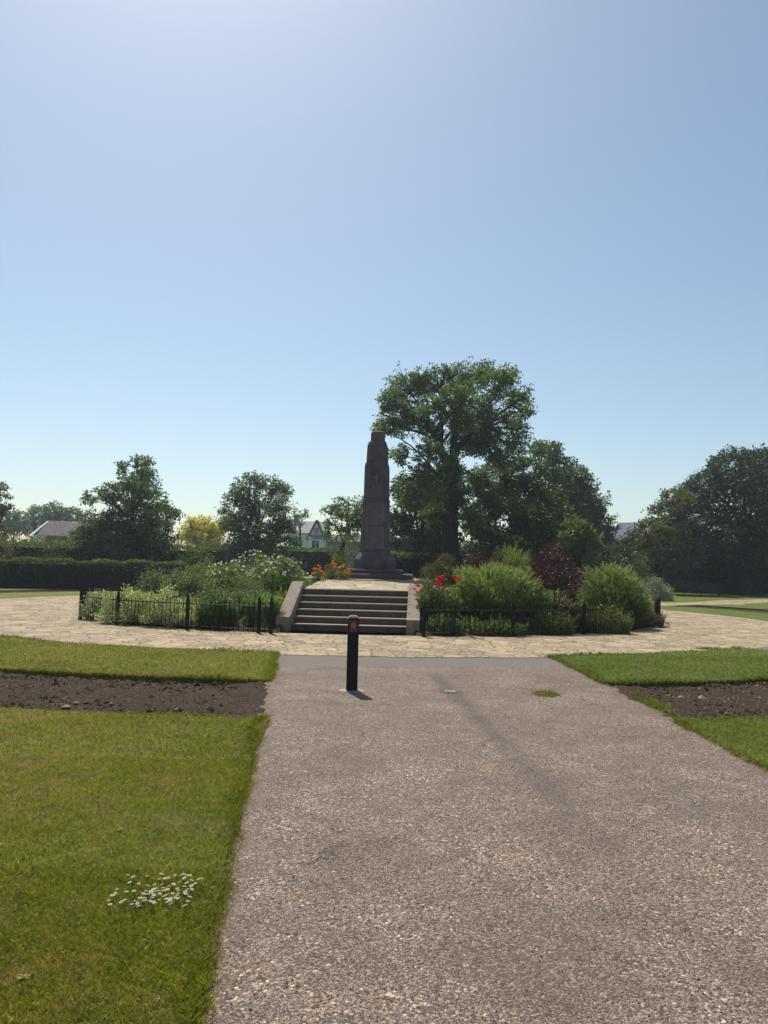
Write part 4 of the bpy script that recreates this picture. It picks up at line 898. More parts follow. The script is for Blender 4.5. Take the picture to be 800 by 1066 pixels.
def spiky_shrub(name, label, bx, mat, shoots=900, slen=.34, leaf=.05, dep=.85, per=16, upb=.6, tip='hebe_lit_tip'):
    root, hw, h = shrub_root(name, label, 'shrub', bx); hd = hw*dep
    P, d = half_ell(shoots, hw*.94-.12, hd-.12, h-slen*.95, .3, .5); bx_ = (np.abs(d)**2.8).sum(1)**(-1/2.8); P = P*np.minimum(bx_, 1.22)[:, None]; P[:, 2] = np.maximum(P[:, 2], .05)
    D = unit(d*np.array([1, 1, .6]) + np.array([0, 0, upb]) + RNG.normal(0, .18, (shoots, 3)))
    ln_ = slen*RNG.uniform(.6, 1.3, shoots); tt = np.linspace(.02, 1, per); out = []; tips = []
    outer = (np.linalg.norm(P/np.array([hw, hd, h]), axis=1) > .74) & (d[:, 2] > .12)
    for k, q in enumerate(tt):
        base = P + D*(ln_*q)[:, None]; rd = sphere(shoots); rd = rd - D*(rd*D).sum(1)[:, None]
        LD = unit(rd)*(.75-.45*q) + D*(.6+.5*q); L_ = leaf*RNG.uniform(.8, 1.3, shoots)*(1.1-.4*q)
        lq = leaf_quads(base, LD, L_, L_*.36, .2)
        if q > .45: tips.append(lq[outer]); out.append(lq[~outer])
        else: out.append(lq)
    link('foliage', quads_mesh('foliage', np.concatenate(out)), L[mat], root); link('sunlit_look_growth', quads_mesh('sunlit_look_growth', np.concatenate(tips)), L[tip], root); link('stem', stems_mesh(hw, h, 12), M['stem'], root)  # upper outer shoots: new growth with a sunlit look painted into its colour
    return root, hw, hd, h
def strap_plant(name, label, bx, mat, n=420, wd=.02, dep=.7, droop=.55):
    root, hw, h = shrub_root(name, label, 'plant', bx); out = []
    for _ in range(n):
        a = random.uniform(0, 6.28); q = random.random()**.5; b0 = np.array([hw*.6*q*math.cos(a), hw*dep*.6*q*math.sin(a), -.02]); a2 = a+random.uniform(-.8, .8)
        L_ = h*random.uniform(.65, 1.15); o_ = np.array([math.cos(a2), math.sin(a2), 0]); rch = L_*droop*random.uniform(.3, 1)
        pts = bez(b0, b0+o_*rch*.25+np.array([0, 0, L_*1.0]), b0+o_*rch+np.array([0, 0, L_*random.uniform(.45, .95)]), 5)
        s_ = np.array([-o_[1], o_[0], 0])*wd/2; ws = [.7, 1, .9, .6, .08]
        for k in range(4): out.append([pts[k]-s_*ws[k], pts[k]+s_*ws[k], pts[k+1]+s_*ws[k+1], pts[k+1]-s_*ws[k+1]])
    link('foliage', quads_mesh('foliage', np.array(out)), L[mat], root); return root, hw, hw*dep, h
def stem_plant(name, label, bx, mat, stems=40, leaf=.07, dep=.7, per=14, asp=.35, cat='plant'):
    root, hw, h = shrub_root(name, label, cat, bx); out = []; b = MB()
    for _ in range(stems):
        a = random.uniform(0, 6.28); q = random.random()**.5; p0 = np.array([hw*.8*q*math.cos(a), hw*dep*.8*q*math.sin(a), -.03]); H_ = h*min(1.25, random.choice((.6, .8, .9, 1.0))*random.uniform(.7, 1.25))*(1-.35*q*q)
        e = p0*1.2+np.array([random.gauss(0, .05), random.gauss(0, .05), H_]); pts = bez(p0, p0+np.array([0, 0, H_*.5]), e, 5); b.tube(pts, [.007, .006, .005, .004, .002], 4, cap=False)
        tt = RNG.uniform(.12, 1, per); Pq = np.array([bez(p0, p0+np.array([0, 0, H_*.5]), e, 20)[int(x*19)] for x in tt])
        D = unit(np.concatenate([RNG.normal(0, 1, (per, 2)), RNG.uniform(.1, .9, (per, 1))], 1)); L_ = leaf*RNG.uniform(.7, 1.3, per)*(1.15-.5*tt)
        out.append(leaf_quads(Pq, D, L_, L_*asp))
    link('foliage', quads_mesh('foliage', np.concatenate(out)), L[mat], root); link('stem', b.mesh('stem'), M['stem'], root)
    return root, hw, hw*dep, h
def bloom_mesh(name, r, n=6, layers=2, cup=.5):
    out = []
    for l_ in range(layers):
        rr_ = r*(1-.38*l_); lift = cup*(.5+.45*l_)
        for k in range(n):
            a = 2*PI*(k+.5*l_)/n; w = PI/n*1.15
            def p_(ang, q, z): return (q*math.cos(ang), q*math.sin(ang), z)
            out.append([p_(a, .08*r, 0), p_(a-w, rr_*.7, lift*rr_*.6), p_(a, rr_, lift*rr_), p_(a+w, rr_*.7, lift*rr_*.6)])
    return quads_mesh(name, np.array(out))
def put_blooms(root, pts, me, mat, name, smin=.8, smax=1.25, tilt=.7):
    first = None
    for (x, y, z) in pts:
        if first is None: o = first = link(name, me, M[mat], root)
        else: o = first.copy(); COL.objects.link(o); o.parent = root
        s_ = random.uniform(smin, smax); o.scale = (s_, s_, s_); o.location = (x, y, z); o.rotation_euler = (random.uniform(-.2, tilt*1.6), random.uniform(-tilt, tilt), random.uniform(0, 6))
def surf_pts(n, hw, hd, h, front=.6, zmin=.35):
    out = []
    while len(out) < n:
        d = sphere(1)[0]; d[2] = abs(d[2])
        if d[2] < zmin or (d[1] > .3 and random.random() < front): continue
        q = random.uniform(.86, 1.04); out.append((d[0]*hw*q, d[1]*hd*q, d[2]*h*q))
    return out
BX = {
 'variegA': (-7.78, 21.6, 0.68, -0.02, 0.83),
 'variegB': (-6.53, 20.4, 0.89, -0.01, 1.02),
 'variegC': (-5.23, 19.7, 0.91, -0, 1.07),
 'greyper': (-6.34, 23, 1.15, 0.51, 1.59),
 'darkbackL': (-5.99, 26, 0.88, 0.87, 1.8),
 'midgreenA': (-4.63, 20.6, 0.62, 0.12, 1.24),
 'midgreenB': (-3.79, 21.4, 0.8, 0.24, 1.3),
 'roseA': (-4.74, 23.4, 0.79, 0.73, 1.72),
 'roseB': (-3.08, 22.9, 1, 0.95, 1.92),
 'roseC': (-4.3, 25.5, 0.86, 1.24, 2.09),
 'fillA': (-4.09, 19.3, 0.57, 0.08, 0.98),
 'fillB': (-3.44, 20.2, 0.63, 0.12, 1.07),
 'fillC': (-4.34, 22.4, 0.56, 0.72, 1.38),
 'lily': (-3, 19.5, 0.66, -0.03, 0.93),
 'fox': (-4.95, 24.6, 0.15, 1.48, 2.06),
 'sprout': (-4.02, 25.8, 0.13, 1.88, 2.43),
 'brownbush': (-1.8, 26.6, 0.33, 1.21, 1.81),
 'orangeA': (-2.1, 25.4, 0.25, 1.22, 1.66),
 'orangeB': (-1.84, 28.5, 0.25, 1.61, 1.96),
 'orangeC': (-1.33, 26.4, 0.26, 1.23, 1.68),
 'olive': (1.84, 24.8, 0.87, 1.14, 2.22),
 'redsmall': (2.23, 24.2, 0.35, 1.28, 1.97),
 'silver': (1.32, 22.2, 0.28, 1.02, 1.65),
 'poppy': (1.45, 19.9, 0.65, 0.08, 1.43),
 'domeA': (3.18, 21.2, 1.44, 0.2, 1.83),
 'brightback': (4.25, 25.4, 0.86, 1.68, 2.47),
 'berbA': (3.39, 24.2, 0.94, 1.67, 2.63),
 'berbB': (4.79, 21.4, 1.07, 0.3, 2.37),
 'domeB': (6.84, 23, 1.12, 0.38, 1.95),
 'lowA': (1.53, 19, 0.47, 0.02, 0.55),
 'lowB': (2.82, 19.3, 0.89, 0.02, 0.49),
 'lowC': (4.41, 20, 0.68, 0.02, 0.71),
 'lowD': (6.01, 20.9, 0.86, 0.03, 0.8),
 'lowE': (8.11, 23.6, 0.66, 0.08, 0.57),
 'greyE': (15.99, 46, 1.29, 0.35, 1.78),
 'darkC': (-1.87, 40, 1.25, 1.41, 3.55),
 'sR1': (15.69, 53, 1.59, 1.21, 4.25),
 'sR2': (18.6, 56, 1.75, 0.54, 3.47),
 'sL1': (-24.2, 50, 1.56, 0.98, 2.84),
 'sL2': (-20.97, 49, 1.65, 0.93, 2.64),
 'sL3': (-11.87, 50, 1.75, 1.13, 2.87),
 'sL4': (-29.43, 62, 1.05, 2.14, 3.84),
 'sU1': (25.82, 66, 1.86, -0.06, 2.64),
 'sU2': (29.9, 68, 2, -0.04, 3.17),
 'sU3': (33.51, 67, 2.51, -0.09, 2.83),
 'goldhedge': (1.15, 43, 0.86, 1.25, 2.96),
 'sM1': (5.31, 42, 1.05, 1.25, 2.82)}
rose_me = bloom_mesh('bloom', .038, 6, 3, .6); poppy_me = bloom_mesh('flower_head', .11, 6, 2, .75); orange_me = bloom_mesh('flower_head', .11, 6, 2, .75); small_me = bloom_mesh('flower_head', .028, 5, 1, .3)

cloud_shrub('variegated_shrub', 'cream-edged variegated shrub at the far left railing corner', BX['variegA'], 'varieg', .052, 1.9, .9, .24)
cloud_shrub('variegated_shrub', 'cream-edged variegated shrub behind the second left railing post', BX['variegB'], 'varieg', .052, 1.9, .8, .22)
cloud_shrub('variegated_shrub', 'cream-edged variegated shrub behind the third left railing post', BX['variegC'], 'varieg', .052, 1.9, .7, .22)
stem_plant('tall_perennial', 'grey green tall perennials rising behind the variegated shrubs', BX['greyper'], 'greygr', 330, .09, .8, 24)
cloud_shrub('shrub', 'dull grey green shrub in front of the hedge end, left of the foxglove', BX['darkbackL'], 'greygr', .075, 1.8, .9, .26)
cloud_shrub('shrub', 'loose mid green shrub behind the left railing, right of the variegated ones', BX['midgreenA'], 'greygr', .065, 1.9, .8, .25)
cloud_shrub('shrub', 'dark feathery green shrub below the white roses', BX['midgreenB'], 'greygr', .06, 2.0, .8, .24, aspect=.35)
for key, lab, nfl in (('roseA', 'white flowered rose bush furthest left, by the foxglove', 45), ('roseB', 'white flowered rose bush beside the top of the steps', 98), ('roseC', 'white flowered rose bush at the back, behind the other two', 70)):
    r_, hw, hd, h = cloud_shrub('rose_bush', lab, BX[key], 'rose', .065, 1.7, .85, .25)
    put_blooms(r_, surf_pts(nfl, hw, hd, h), rose_me, 'petal_white', 'bloom')
strap_plant('day_lily', 'bright strappy leaved clump against the railing left of the steps', BX['lily'], 'lily', 520, .026, .7)
stem_plant('leafy_perennial', 'yellow green leafy perennial behind the railing right of the variegated shrubs', BX['fillA'], 'lily', 260, .10, .6, 20)
stem_plant('leafy_perennial', 'grey green perennial in front of the feathery shrub', BX['fillB'], 'greygr', 220, .08, .6, 20)
stem_plant('leafy_perennial', 'tall green perennial just below the foxglove', BX['fillC'], 'mid', 260, .10, .8, 22)
# foxglove
x, y, hw, zb, zt = BX['fox']; z0 = float(mound(x, y)); FG = thing('foxglove', 'single tall pink foxglove spike above the rose bushes', 'flower', (x, y, z0)); H_ = zt-z0
b = MB(); b.tube([(0, 0, -.05), (.01, 0, H_*.5), (0, 0, H_)], [.014, .012, .004], 5); link('stem', b.mesh('stem'), M['stem'], FG)
b = MB()
for k in range(60):
    q = k/59; z = H_*(.58+.42*q); a = k*2.4; r_ = .085*(1-.75*q); o_ = (math.cos(a), math.sin(a))
    p0 = np.array([0, 0, z]); p1 = np.array([o_[0]*r_, o_[1]*r_, z-.035]); b.tube([p0, (p0+p1)/2, p1], [.008, .022*(1-.5*q), .030*(1-.6*q)], 6)
b.build('bell_flowers', M['petal_pink'], FG)
D_ = leaf_quads(np.array([[0, 0, .05+.02*k] for k in range(26)]), np.array([[math.cos(k*2.4), math.sin(k*2.4), .5] for k in range(26)]), np.full(26, .28), np.full(26, .10)); link('foliage', quads_mesh('foliage', D_), L['mid'], FG)
stem_plant('tall_plant', 'single light green shoot standing above the back rose bush', BX['sprout'], 'bright', 7, .12, 1, 40)
cloud_shrub('shrub', 'small brownish shrub left of the memorial plinth', BX['brownbush'], 'brown', .05, 2.0, 1, .3)
for key, lab, nfl in (('orangeA', 'orange flower clump at the rose bush end by the steps', 16), ('orangeB', 'orange flower clump highest and furthest back, behind the brownish shrub', 14), ('orangeC', 'orange flower clump touching the memorial plinth', 20)):
    r_, hw, hd, h = cloud_shrub('flower_clump', lab, BX[key], 'low', .05, 1.6, 1, .34, cat='flowers'); put_blooms(r_, surf_pts(nfl, hw, hd, h, .3, .5), orange_me, 'petal_orange', 'flower_head', .38, .62)

cloud_shrub('shrub', 'rounded clipped olive shrub right of the memorial', BX['olive'], 'olbrown', .04, 2.6, .9, .2, lo=.5)
cloud_shrub('shrub', 'small dull red shrub between the olive mound and the poppies', BX['redsmall'], 'berb', .045, 2.0, .9, .28)
cloud_shrub('silver_shrub', 'silvery leaved shrub at the right top of the steps', BX['silver'], 'silver', .06, 1.8, .9, .28)
PO, hw, hd, h = stem_plant('poppy_plant', 'leafy plant with big red poppies beside the right step wall', BX['poppy'], 'mid', 170, .12, .8, 24)
bx = BX['poppy']; z0 = float(mound(bx[0], bx[1]))
put_blooms(PO, [(x-bx[0], y-bx[1], z-z0) for x, y, z in [(0.81, 19.25, 1.09), (0.92, 19.66, 1.15), (0.88, 19.61, 1.01), (1.39, 19.39, 1.25), (1.48, 19.58, 1.34), (1.39, 19.63, 1.19), (1.58, 19.3, 1.13), (1.84, 19.59, 1.4), (1.9, 19.38, 1.36), (1.53, 19.68, 1.42)]], poppy_me, 'petal_red', 'flower_head', .85, 1.1, .5)
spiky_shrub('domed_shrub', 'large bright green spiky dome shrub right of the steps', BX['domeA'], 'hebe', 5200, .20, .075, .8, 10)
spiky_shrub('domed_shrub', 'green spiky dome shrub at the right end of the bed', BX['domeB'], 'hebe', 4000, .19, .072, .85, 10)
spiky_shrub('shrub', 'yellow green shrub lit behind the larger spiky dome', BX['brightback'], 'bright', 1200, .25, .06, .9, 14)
cloud_shrub('dark_red_shrub', 'dark red barberry showing above the larger spiky dome', BX['berbA'], 'berb', .05, 1.8, .8, .24)
cloud_shrub('dark_red_shrub', 'tall dark red barberry standing between the two spiky domes', BX['berbB'], 'berb', .055, 2.1, .8, .22, lo=.6)
stem_plant('low_perennial', 'low white-tipped leafy plants behind the railing below the poppies', BX['lowA'], 'greygr', 170, .08, .5, 18)
stem_plant('low_perennial', 'low dark plants behind the railing below the larger dome', BX['lowB'], 'mid', 200, .085, .45, 16)
stem_plant('low_perennial', 'low yellow green plants behind the railing below the tall barberry', BX['lowC'], 'low', 240, .08, .5, 18)
r_, hw, hd, h = stem_plant('low_perennial', 'low plants with small yellow flowers below the right dome', BX['lowD'], 'low', 340, .08, .5, 18); put_blooms(r_, surf_pts(40, hw*.9, hd*.8, h*.95, .7, .3), small_me, 'petal_yellow', 'flower_head', .8, 1.4)
stem_plant('low_perennial', 'low brownish plants at the right end of the railing', BX['lowE'], 'brown', 220, .075, .6, 16)
# fill: low ground cover over the mound between the shrubs
def ground_cover():
    n = 15000; a = RNG.uniform(0, 2*PI, n); q = np.sqrt(RNG.uniform(3.2**2, 10.6**2, n))*rbed((a+PI) % (2*PI)-PI)/10.85; x = CX+q*np.sin(a); y = CY-q*np.cos(a)
    u_ = (x-S0[0])*sdv[0]+(y-S0[1])*sdv[1]; v_ = (x-S0[0])*ax[0]+(y-S0[1])*ax[1]; k = ~((np.abs(u_) < 1.9) & (v_ < 8.0)); x, y = x[k], y[k]
    P = np.stack([x, y, mound(x, y)], -1); n = len(P); keep = (np.sin(x*1.7)+np.sin(y*2.1+x) + RNG.normal(0, .6, n)) > -.5; P = P[keep]; n = len(P)
    out = []
    for _ in range(4):
        D = unit(np.concatenate([RNG.normal(0, 1, (n, 2)), RNG.uniform(.3, 1.5, (n, 1))], 1)); L_ = RNG.uniform(.08, .22, n); out.append(leaf_quads(P+RNG.normal(0, .03, (n, 3)), D, L_, L_*.35))
    tag(link('ground_cover', quads_mesh('ground_cover', np.concatenate(out)), L['low']), 'low leafy ground cover between the shrubs of the raised bed', 'ground cover', kind='stuff')
ground_cover()

chippings()
# hedges and back shrubs ------------------------------------------
def hedge(label, p0, p1, th, h, mat, leaf=.075, dens=1.0, top_mat=None, name='hedge', rag=.06):
    p0 = np.array(p0, float); p1 = np.array(p1, float); ln_ = np.linalg.norm(p1-p0); rz = math.atan2(p1[1]-p0[1], p1[0]-p0[0])
    root = thing(name, label, 'hedge', (p0[0], p0[1], 0), rz); out = []
    def face(n, fx):
        n = int(n*dens); P, N = fx(n); out.append(leaf_quads(P+RNG.normal(0, rag, (n, 3)), unit(N+RNG.normal(0, .6, (n, 3))), leaf*RNG.uniform(.6, 1.4, n), leaf*.6*RNG.uniform(.7, 1.2, n)))
    k = 2.6/(leaf*leaf)
    def z_of(x): return h + .04*np.sin(x*1.3) + .035*np.sin(x*3.1+1) + .02*np.sin(x*7.3)
    def side(y):
        def fx(n):
            x = RNG.uniform(0, ln_, n); z = RNG.uniform(0, 1, n)*z_of(x); return np.stack([x, np.full(n, y), z], -1), np.tile([0, np.sign(y), .3], (n, 1))
        return fx
    def topf(n):
        x = RNG.uniform(0, ln_, n); return np.stack([x, RNG.uniform(-th/2, th/2, n), z_of(x)], -1), np.tile([0, 0, 1.], (n, 1))
    def end(x0):
        def fx(n): return np.stack([np.full(n, x0), RNG.uniform(-th/2, th/2, n), RNG.uniform(0, h, n)], -1), np.tile([1. if x0 > 0 else -1., 0, .3], (n, 1))
        return fx
    face(ln_*h*k, side(-th/2)); face(ln_*h*k*.5, side(th/2)); face(ln_*th*k*1.2, topf); face(th*h*k, end(0)); face(th*h*k, end(ln_))
    link('foliage', quads_mesh('foliage', np.concatenate(out)), L[mat], root)
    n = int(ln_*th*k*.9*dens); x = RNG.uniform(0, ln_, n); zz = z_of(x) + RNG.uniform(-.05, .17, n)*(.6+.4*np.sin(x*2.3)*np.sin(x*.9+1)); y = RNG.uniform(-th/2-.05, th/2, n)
    link('sunlit_look_growth', quads_mesh('sunlit_look_growth', leaf_quads(np.stack([x, y, zz], -1), unit(RNG.normal(0, .6, (n, 3))+np.array([0, 0, 1.])), leaf*RNG.uniform(.7, 1.4, n), leaf*.6*RNG.uniform(.7, 1.2, n))), L[top_mat or 'mid'], root)  # upright top shoots in a brighter leaf colour that paints the sunlit hedge line
    b = MB(); b.box(.15, ln_-.15, -th/2+.12, th/2-.12, -.05, h-.16); b.build('light_stop_core', M['bark'], root)  # solid box added inside the leaves to keep light from leaking through
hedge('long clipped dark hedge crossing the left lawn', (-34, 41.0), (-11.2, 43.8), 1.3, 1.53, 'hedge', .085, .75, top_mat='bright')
hedge('loose untrimmed hedge of mixed shrubs behind the clipped left hedge', (-40, 50.5), (-9.5, 52.5), 2.2, 2.55, 'olive', .12, .9, top_mat='bright', rag=.30)
hedge('long dark hedge closing the park behind the right hand trees', (14, 66.5), (60, 76), 2.0, 4.2, 'dark', .15, .8, rag=.30)
hedge('dark mixed hedge closing the gap under the tallest tree', (-1.5, 57.5), (16, 60), 2.0, 3.3, 'dome', .13, .8, rag=.28)
hedge('low green hedge in front of the white house', (-14.5, 62.6), (-3.0, 62.0), 1.6, 2.9, 'mid', .11, .75)
hedge('tall dark hedge right behind the memorial with top growth coloured as if sunlit', (-.3, 43.6), (4.0, 43.2), 1.4, 2.3, 'hedge', .085, .9, top_mat='bright')
def back_shrub(label, key, mat, leaf=.11, **kw):
    cloud_shrub('background_shrub', label, BX[key], mat, leaf, kw.pop('cover', 1.7), kw.pop('dep', .9), kw.pop('clump', .25), group='shrubs behind the lawns', lo=.5, **kw)
back_shrub('dark shrub with light tips at the far left, behind the clipped hedge', 'sL1', 'olive')
back_shrub('dark shrub below the left house, behind the clipped hedge', 'sL2', 'dome')
back_shrub('dark shrub below the golden tree', 'sL3', 'mid')
back_shrub('light green shrub beside the left house gable', 'sL4', 'bright', .13)
back_shrub('rounded deep green shrub left of the memorial foot', 'darkC', 'mid', .09)
back_shrub('dark shrub between the light green small tree and the sloping olive tree', 'sR1', 'dome', .12)
back_shrub('dark shrub at the left foot of the sloping olive tree', 'sR2', 'dome', .12)
back_shrub('pale grey leaved shrub beside the right end of the railing', 'greyE', 'silver', .085)
back_shrub('dark undergrowth shrub behind the bench, left half', 'sU1', 'dark', .14)
back_shrub('dark undergrowth shrub behind the bench, right half', 'sU2', 'dark', .14)
back_shrub('dark undergrowth shrub at the right edge of the view', 'sU3', 'dark', .14)
back_shrub('dark shrub behind the larger spiky dome at the foot of the tallest tree', 'sM1', 'dome', .09)
cloud_shrub('golden_shrub', 'yellow green shrub glowing right of the memorial foot', BX['goldhedge'], 'bright', .09, .8, .8, .25)

def far_wood():
    out = []
    for k in range(1500):
        a = random.uniform(-.75, .75); d = random.uniform(170, 260); x, y = d*math.sin(a), d*math.cos(a); h = 4.2+1.4*math.sin(a*23)+1.1*math.sin(a*61+1)+random.uniform(-1, 1)
        n = 60; P = ball(n)*np.array([3.4, 3.0, h*.5])+np.array([x, y, h*.5]); D = unit(P-np.array([x, y, h*.3])+RNG.normal(0, 1, (n, 3))); out.append(leaf_quads(P, D, RNG.uniform(.9, 1.8, n), RNG.uniform(.6, 1.1, n)))
    tag(link('distant_wood', quads_mesh('distant_wood', np.concatenate(out)), L['back']), 'low belt of far trees along the horizon', 'trees', kind='stuff')
far_wood()

# ------------------------------------------------------------------ houses
def prism_roof(b, x0, x1, y0, y1, z0, z1, over=.25):
    ym = (y0+y1)/2; v = [(x0-over, y0-over, z0), (x1+over, y0-over, z0), (x1+over, y1+over, z0), (x0-over, y1+over, z0), (x0-over, ym, z1), (x1+over, ym, z1)]
    v2 = [(x, y, z-.14) for x, y, z in v]
    b.add(v+v2, [(0, 1, 5, 4), (2, 3, 4, 5), (7, 6, 10, 11), (9, 8, 11, 10), (0, 6, 7, 1), (2, 8, 9, 3), (1, 7, 11, 5), (2, 5, 11, 8), (0, 4, 10, 6), (3, 9, 10, 4)])
def window(parent, x0, x1, y, z0, z1, bars=1):
    b = MB(); b.box(x0-.08, x1+.08, y-.05, y+.04, z0-.1, z0-.002); b.box(x0-.08, x1+.08, y-.05, y+.04, z1+.002, z1+.08); b.box(x0-.08, x0, y-.045, y+.04, z0, z1); b.box(x1, x1+.08, y-.045, y+.04, z0, z1)
    for k in range(bars): xm = x0+(x1-x0)*(k+1)/(bars+1); b.box(xm-.03, xm+.03, y-.04, y+.03, z0, z1)
    w_ = b.build('window', M['white_render'], parent); b = MB(); b.box(x0+.001, x1-.001, y-.015, y+.02, z0+.001, z1-.001); b.build('pane', M['glass'], w_)
# white house with gabled bay
HC = thing('house', 'white house with dark gable and bay window left of the memorial', 'house', (-13.6, 110, 0))
b = MB(); b.box(0, 5.3, 0, 7, -.1, 6.2); b.build('wall', M['render'], HC)
b = MB(); prism_roof(b, 0, 5.3, 0, 7, 6.2, 8.1); rf = b.build('roof', M['slate_pale'], HC)
b = MB(); b.box(.3, 1.0, 3.1, 3.9, 7.9, 9.0); b.build('chimney', M['brick'], rf)
b = MB(); b.add([(2.9, -.35, 5.4), (5.1, -.35, 5.4), (4.0, -.35, 7.75), (2.9, 3.6, 5.4), (5.1, 3.6, 5.4), (4.0, 3.6, 7.75)], [(0, 1, 2), (5, 4, 3), (0, 2, 5, 3), (1, 4, 5, 2), (0, 3, 4, 1)]); b.box(2.9, 5.1, -.35, .0, -.1, 5.4); gb = b.build('gable', M['render'], HC)
b = MB()
for s_, e_ in (((2.68, 5.25), (4.0, 8.06)), ((5.32, 5.25), (4.0, 8.06))):
    d = np.array([e_[0]-s_[0], e_[1]-s_[1]]); nrm = np.array([-d[1], d[0]])/np.linalg.norm(d)*.13
    q = [(s_[0]-nrm[0], s_[1]-nrm[1]), (s_[0]+nrm[0], s_[1]+nrm[1]), (e_[0]+nrm[0], e_[1]+nrm[1]), (e_[0]-nrm[0], e_[1]-nrm[1])]
    b.add([(x, -.50, z) for x, z in q]+[(x, 3.7, z) for x, z in q], [(0, 1, 2, 3), (7, 6, 5, 4), (0, 4, 5, 1), (1, 5, 6, 2), (2, 6, 7, 3), (3, 7, 4, 0)])
b.build('bargeboard', M['dark_trim'], gb)
window(HC, 3.7, 4.3, -.36, 6.15, 7.0, 1)
b = MB(); b.add([(2.7, -.36, 5.65), (3.1, -1.25, 5.45), (4.9, -1.25, 5.45), (5.3, -.36, 5.65), (3.3, -.36, 6.0), (4.7, -.36, 6.0), (2.7, -.36, 5.4), (5.3, -.36, 5.4), (3.1, -1.25, 5.35), (4.9, -1.25, 5.35)], [(0, 1, 4), (1, 2, 5, 4), (2, 3, 5), (0, 6, 8, 1), (1, 8, 9, 2), (2, 9, 7, 3), (6, 7, 9, 8)]); b.build('bay_roof', M['slate_blue'], HC)
b = MB(); b.add([(2.9, -.355, -.1), (3.25, -1.05, -.1), (4.75, -1.05, -.1), (5.1, -.355, -.1), (2.9, -.355, 5.4), (3.25, -1.05, 5.4), (4.75, -1.05, 5.4), (5.1, -.355, 5.4)], [(0, 1, 5, 4), (1, 2, 6, 5), (2, 3, 7, 6), (4, 5, 6, 7)]); b.build('bay_wall', M['render'], HC)
window(HC, 3.5, 4.5, -1.06, 3.9, 5.15, 1); window(HC, 1.2, 2.0, -.02, 4.4, 5.5, 1)
# brown terrace to the right of it
HB = thing('building', 'long low brown building between the white house and the memorial', 'building', (-8.15, 112, 0))
b = MB(); b.box(0, 8.5, 0, 8, -.1, 5.2); b.build('wall', M['brick'], HB); b = MB(); prism_roof(b, 0, 8.5, 0, 8, 5.2, 6.3); b.build('roof', M['tile_pink'], HB); window(HB, 1.5, 2.6, -.02, 3.4, 4.6, 1); window(HB, 5, 6.1, -.02, 3.4, 4.6, 1)
b = MB(); b.tube([(0.03, -.1, 0), (0.03, -.1, 5.6)], .06, 6); b.build('drainpipe', M['white_render'], HB)
# left house
HL = thing('house', 'house with pinkish grey tiled roof above the left hedge', 'house', (-38.3, 85, 0), R(6))
b = MB(); b.box(0, 9, 0, 6, -.1, 4.2); b.build('wall', M['grey_wall'], HL); b = MB(); prism_roof(b, 0.3, 9, 0, 6, 4.25, 6.05); b.build('roof', M['tile_pink'], HL)
b = MB(); b.box(-.5, 1.0, -.6, 5.6, -.1, 4.15); b.build('porch_wall', M['white_render'], HL)
b = MB(); b.add([(-.7, -.7, 4.15), (.05, 2.9, 6.0), (.22, 2.9, 6.0), (-.45, -.7, 4.15), (-.7, -.7, 3.98), (.05, 2.9, 5.84), (.22, 2.9, 5.84), (-.45, -.7, 3.98)], [(0, 3, 2, 1), (4, 5, 6, 7), (0, 1, 5, 4), (3, 7, 6, 2), (0, 4, 7, 3), (1, 2, 6, 5)]); b.build('bargeboard', M['white_render'], HL)
window(HL, 2.0, 3.6, -.02, 2.7, 3.7, 2)
# right house
HR = thing('house', 'house with slate roof and pale gable behind the right trees', 'house', (30.2, 100, 0), R(-28))
b = MB(); b.box(0, 9, 0, 7, -.1, 5.6); b.build('wall', M['render'], HR); b = MB(); prism_roof(b, 0, 9, 0, 7, 5.6, 8.3); b.build('roof', M['slate_blue'], HR)
b = MB(); b.add([(-.02, 0.1, 5.6), (-.02, 6.9, 5.6), (-.02, 3.5, 8.1), (.15, .1, 5.6), (.15, 6.9, 5.6), (.15, 3.5, 8.1)], [(0, 2, 1), (3, 4, 5), (0, 3, 5, 2), (1, 2, 5, 4), (0, 1, 4, 3)]); b.build('gable', M['render'], HR); window(HR, 2, 3.2, -.02, 3.2, 4.6, 1)

# ------------------------------------------------------------------ air
b = MB(); b.box(-330, 330, -40, 320, -1.2, 40); hz = b.mesh('haze')
t = NT('thin_summer_haze'); pv = t.n('ShaderNodeVolumePrincipled'); pv.inputs['Color'].default_value = (.80, .90, 1, 1); pv.inputs['Density'].default_value = .0006; pv.inputs['Anisotropy'].default_value = .35
t.l(pv.outputs[0], t.out.inputs['Volume']); tag(link('haze', hz, t.m), 'thin pale summer haze over the park', 'haze', kind='stuff')

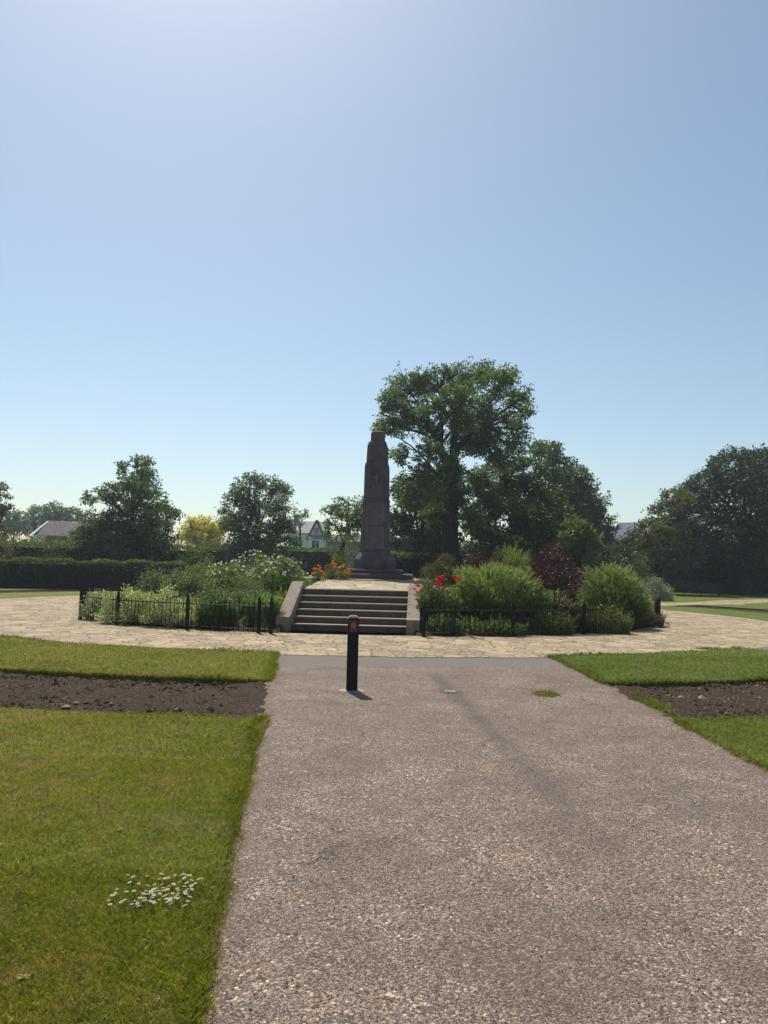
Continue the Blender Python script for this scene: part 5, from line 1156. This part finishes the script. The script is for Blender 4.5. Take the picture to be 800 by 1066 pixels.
# ------------------------------------------------------------------ camera, sky, sun
PITCH, ROLL = math.atan(57/800), R(1.3)
f = Vector((0, math.cos(PITCH), math.sin(PITCH))); r0 = Vector((1, 0, 0)); u0 = r0.cross(f)
rt = r0*math.cos(ROLL) + u0*math.sin(ROLL); up = u0*math.cos(ROLL) - r0*math.sin(ROLL)
cam = bpy.data.cameras.new('camera'); co = bpy.data.objects.new('camera', cam); COL.objects.link(co)
mt = Matrix((rt, up, -f)).transposed().to_4x4(); mt.translation = (0, 0, 1.65); co.matrix_world = mt
cam.sensor_fit = 'HORIZONTAL'; cam.sensor_width = 36; cam.lens = 36; cam.clip_start = .05; cam.clip_end = 4000
S.camera = co
S_EL, S_AZ = R(56), R(-19)                # sun high ahead, a little to the left
sd = Vector((math.cos(S_EL)*math.sin(S_AZ), math.cos(S_EL)*math.cos(S_AZ), math.sin(S_EL)))
sl = bpy.data.lights.new('sun', 'SUN'); sl.energy = 4.9; sl.angle = R(.53); sl.color = (1, .945, .86)
so = bpy.data.objects.new('sun', sl); COL.objects.link(so); so.rotation_euler = sd.to_track_quat('Z', 'Y').to_euler(); so.location = sd*60
w = bpy.data.worlds.new('World'); S.world = w; w.use_nodes = True; nt = w.node_tree; nt.nodes.clear()
sky = nt.nodes.new('ShaderNodeTexSky'); sky.sky_type = 'NISHITA'; sky.sun_disc = False; sky.sun_elevation = S_EL; sky.sun_rotation = S_AZ
sky.altitude = 20; sky.air_density = 1.0; sky.dust_density = .9; sky.ozone_density = .35
bg = nt.nodes.new('ShaderNodeBackground'); bg.inputs[1].default_value = .105
wo = nt.nodes.new('ShaderNodeOutputWorld'); 
wb = nt.nodes.new('ShaderNodeMix'); wb.data_type = 'RGBA'; wb.blend_type = 'MULTIPLY'; wb.inputs['Factor'].default_value = 1; wb.inputs['B'].default_value = (.95, 1.0, .975, 1)   # white balance of the sky
nt.links.new(sky.outputs[0], wb.inputs['A']); nt.links.new(wb.outputs['Result'], bg.inputs[0]); nt.links.new(bg.outputs[0], wo.inputs[0])
S.view_settings.view_transform = 'Standard'; S.view_settings.look = 'None'; S.view_settings.exposure = 0.18; S.view_settings.gamma = 1; S.view_settings.use_curve_mapping = False
S.cycles.max_bounces = 6; S.cycles.transparent_max_bounces = 4; S.cycles.use_denoising = True
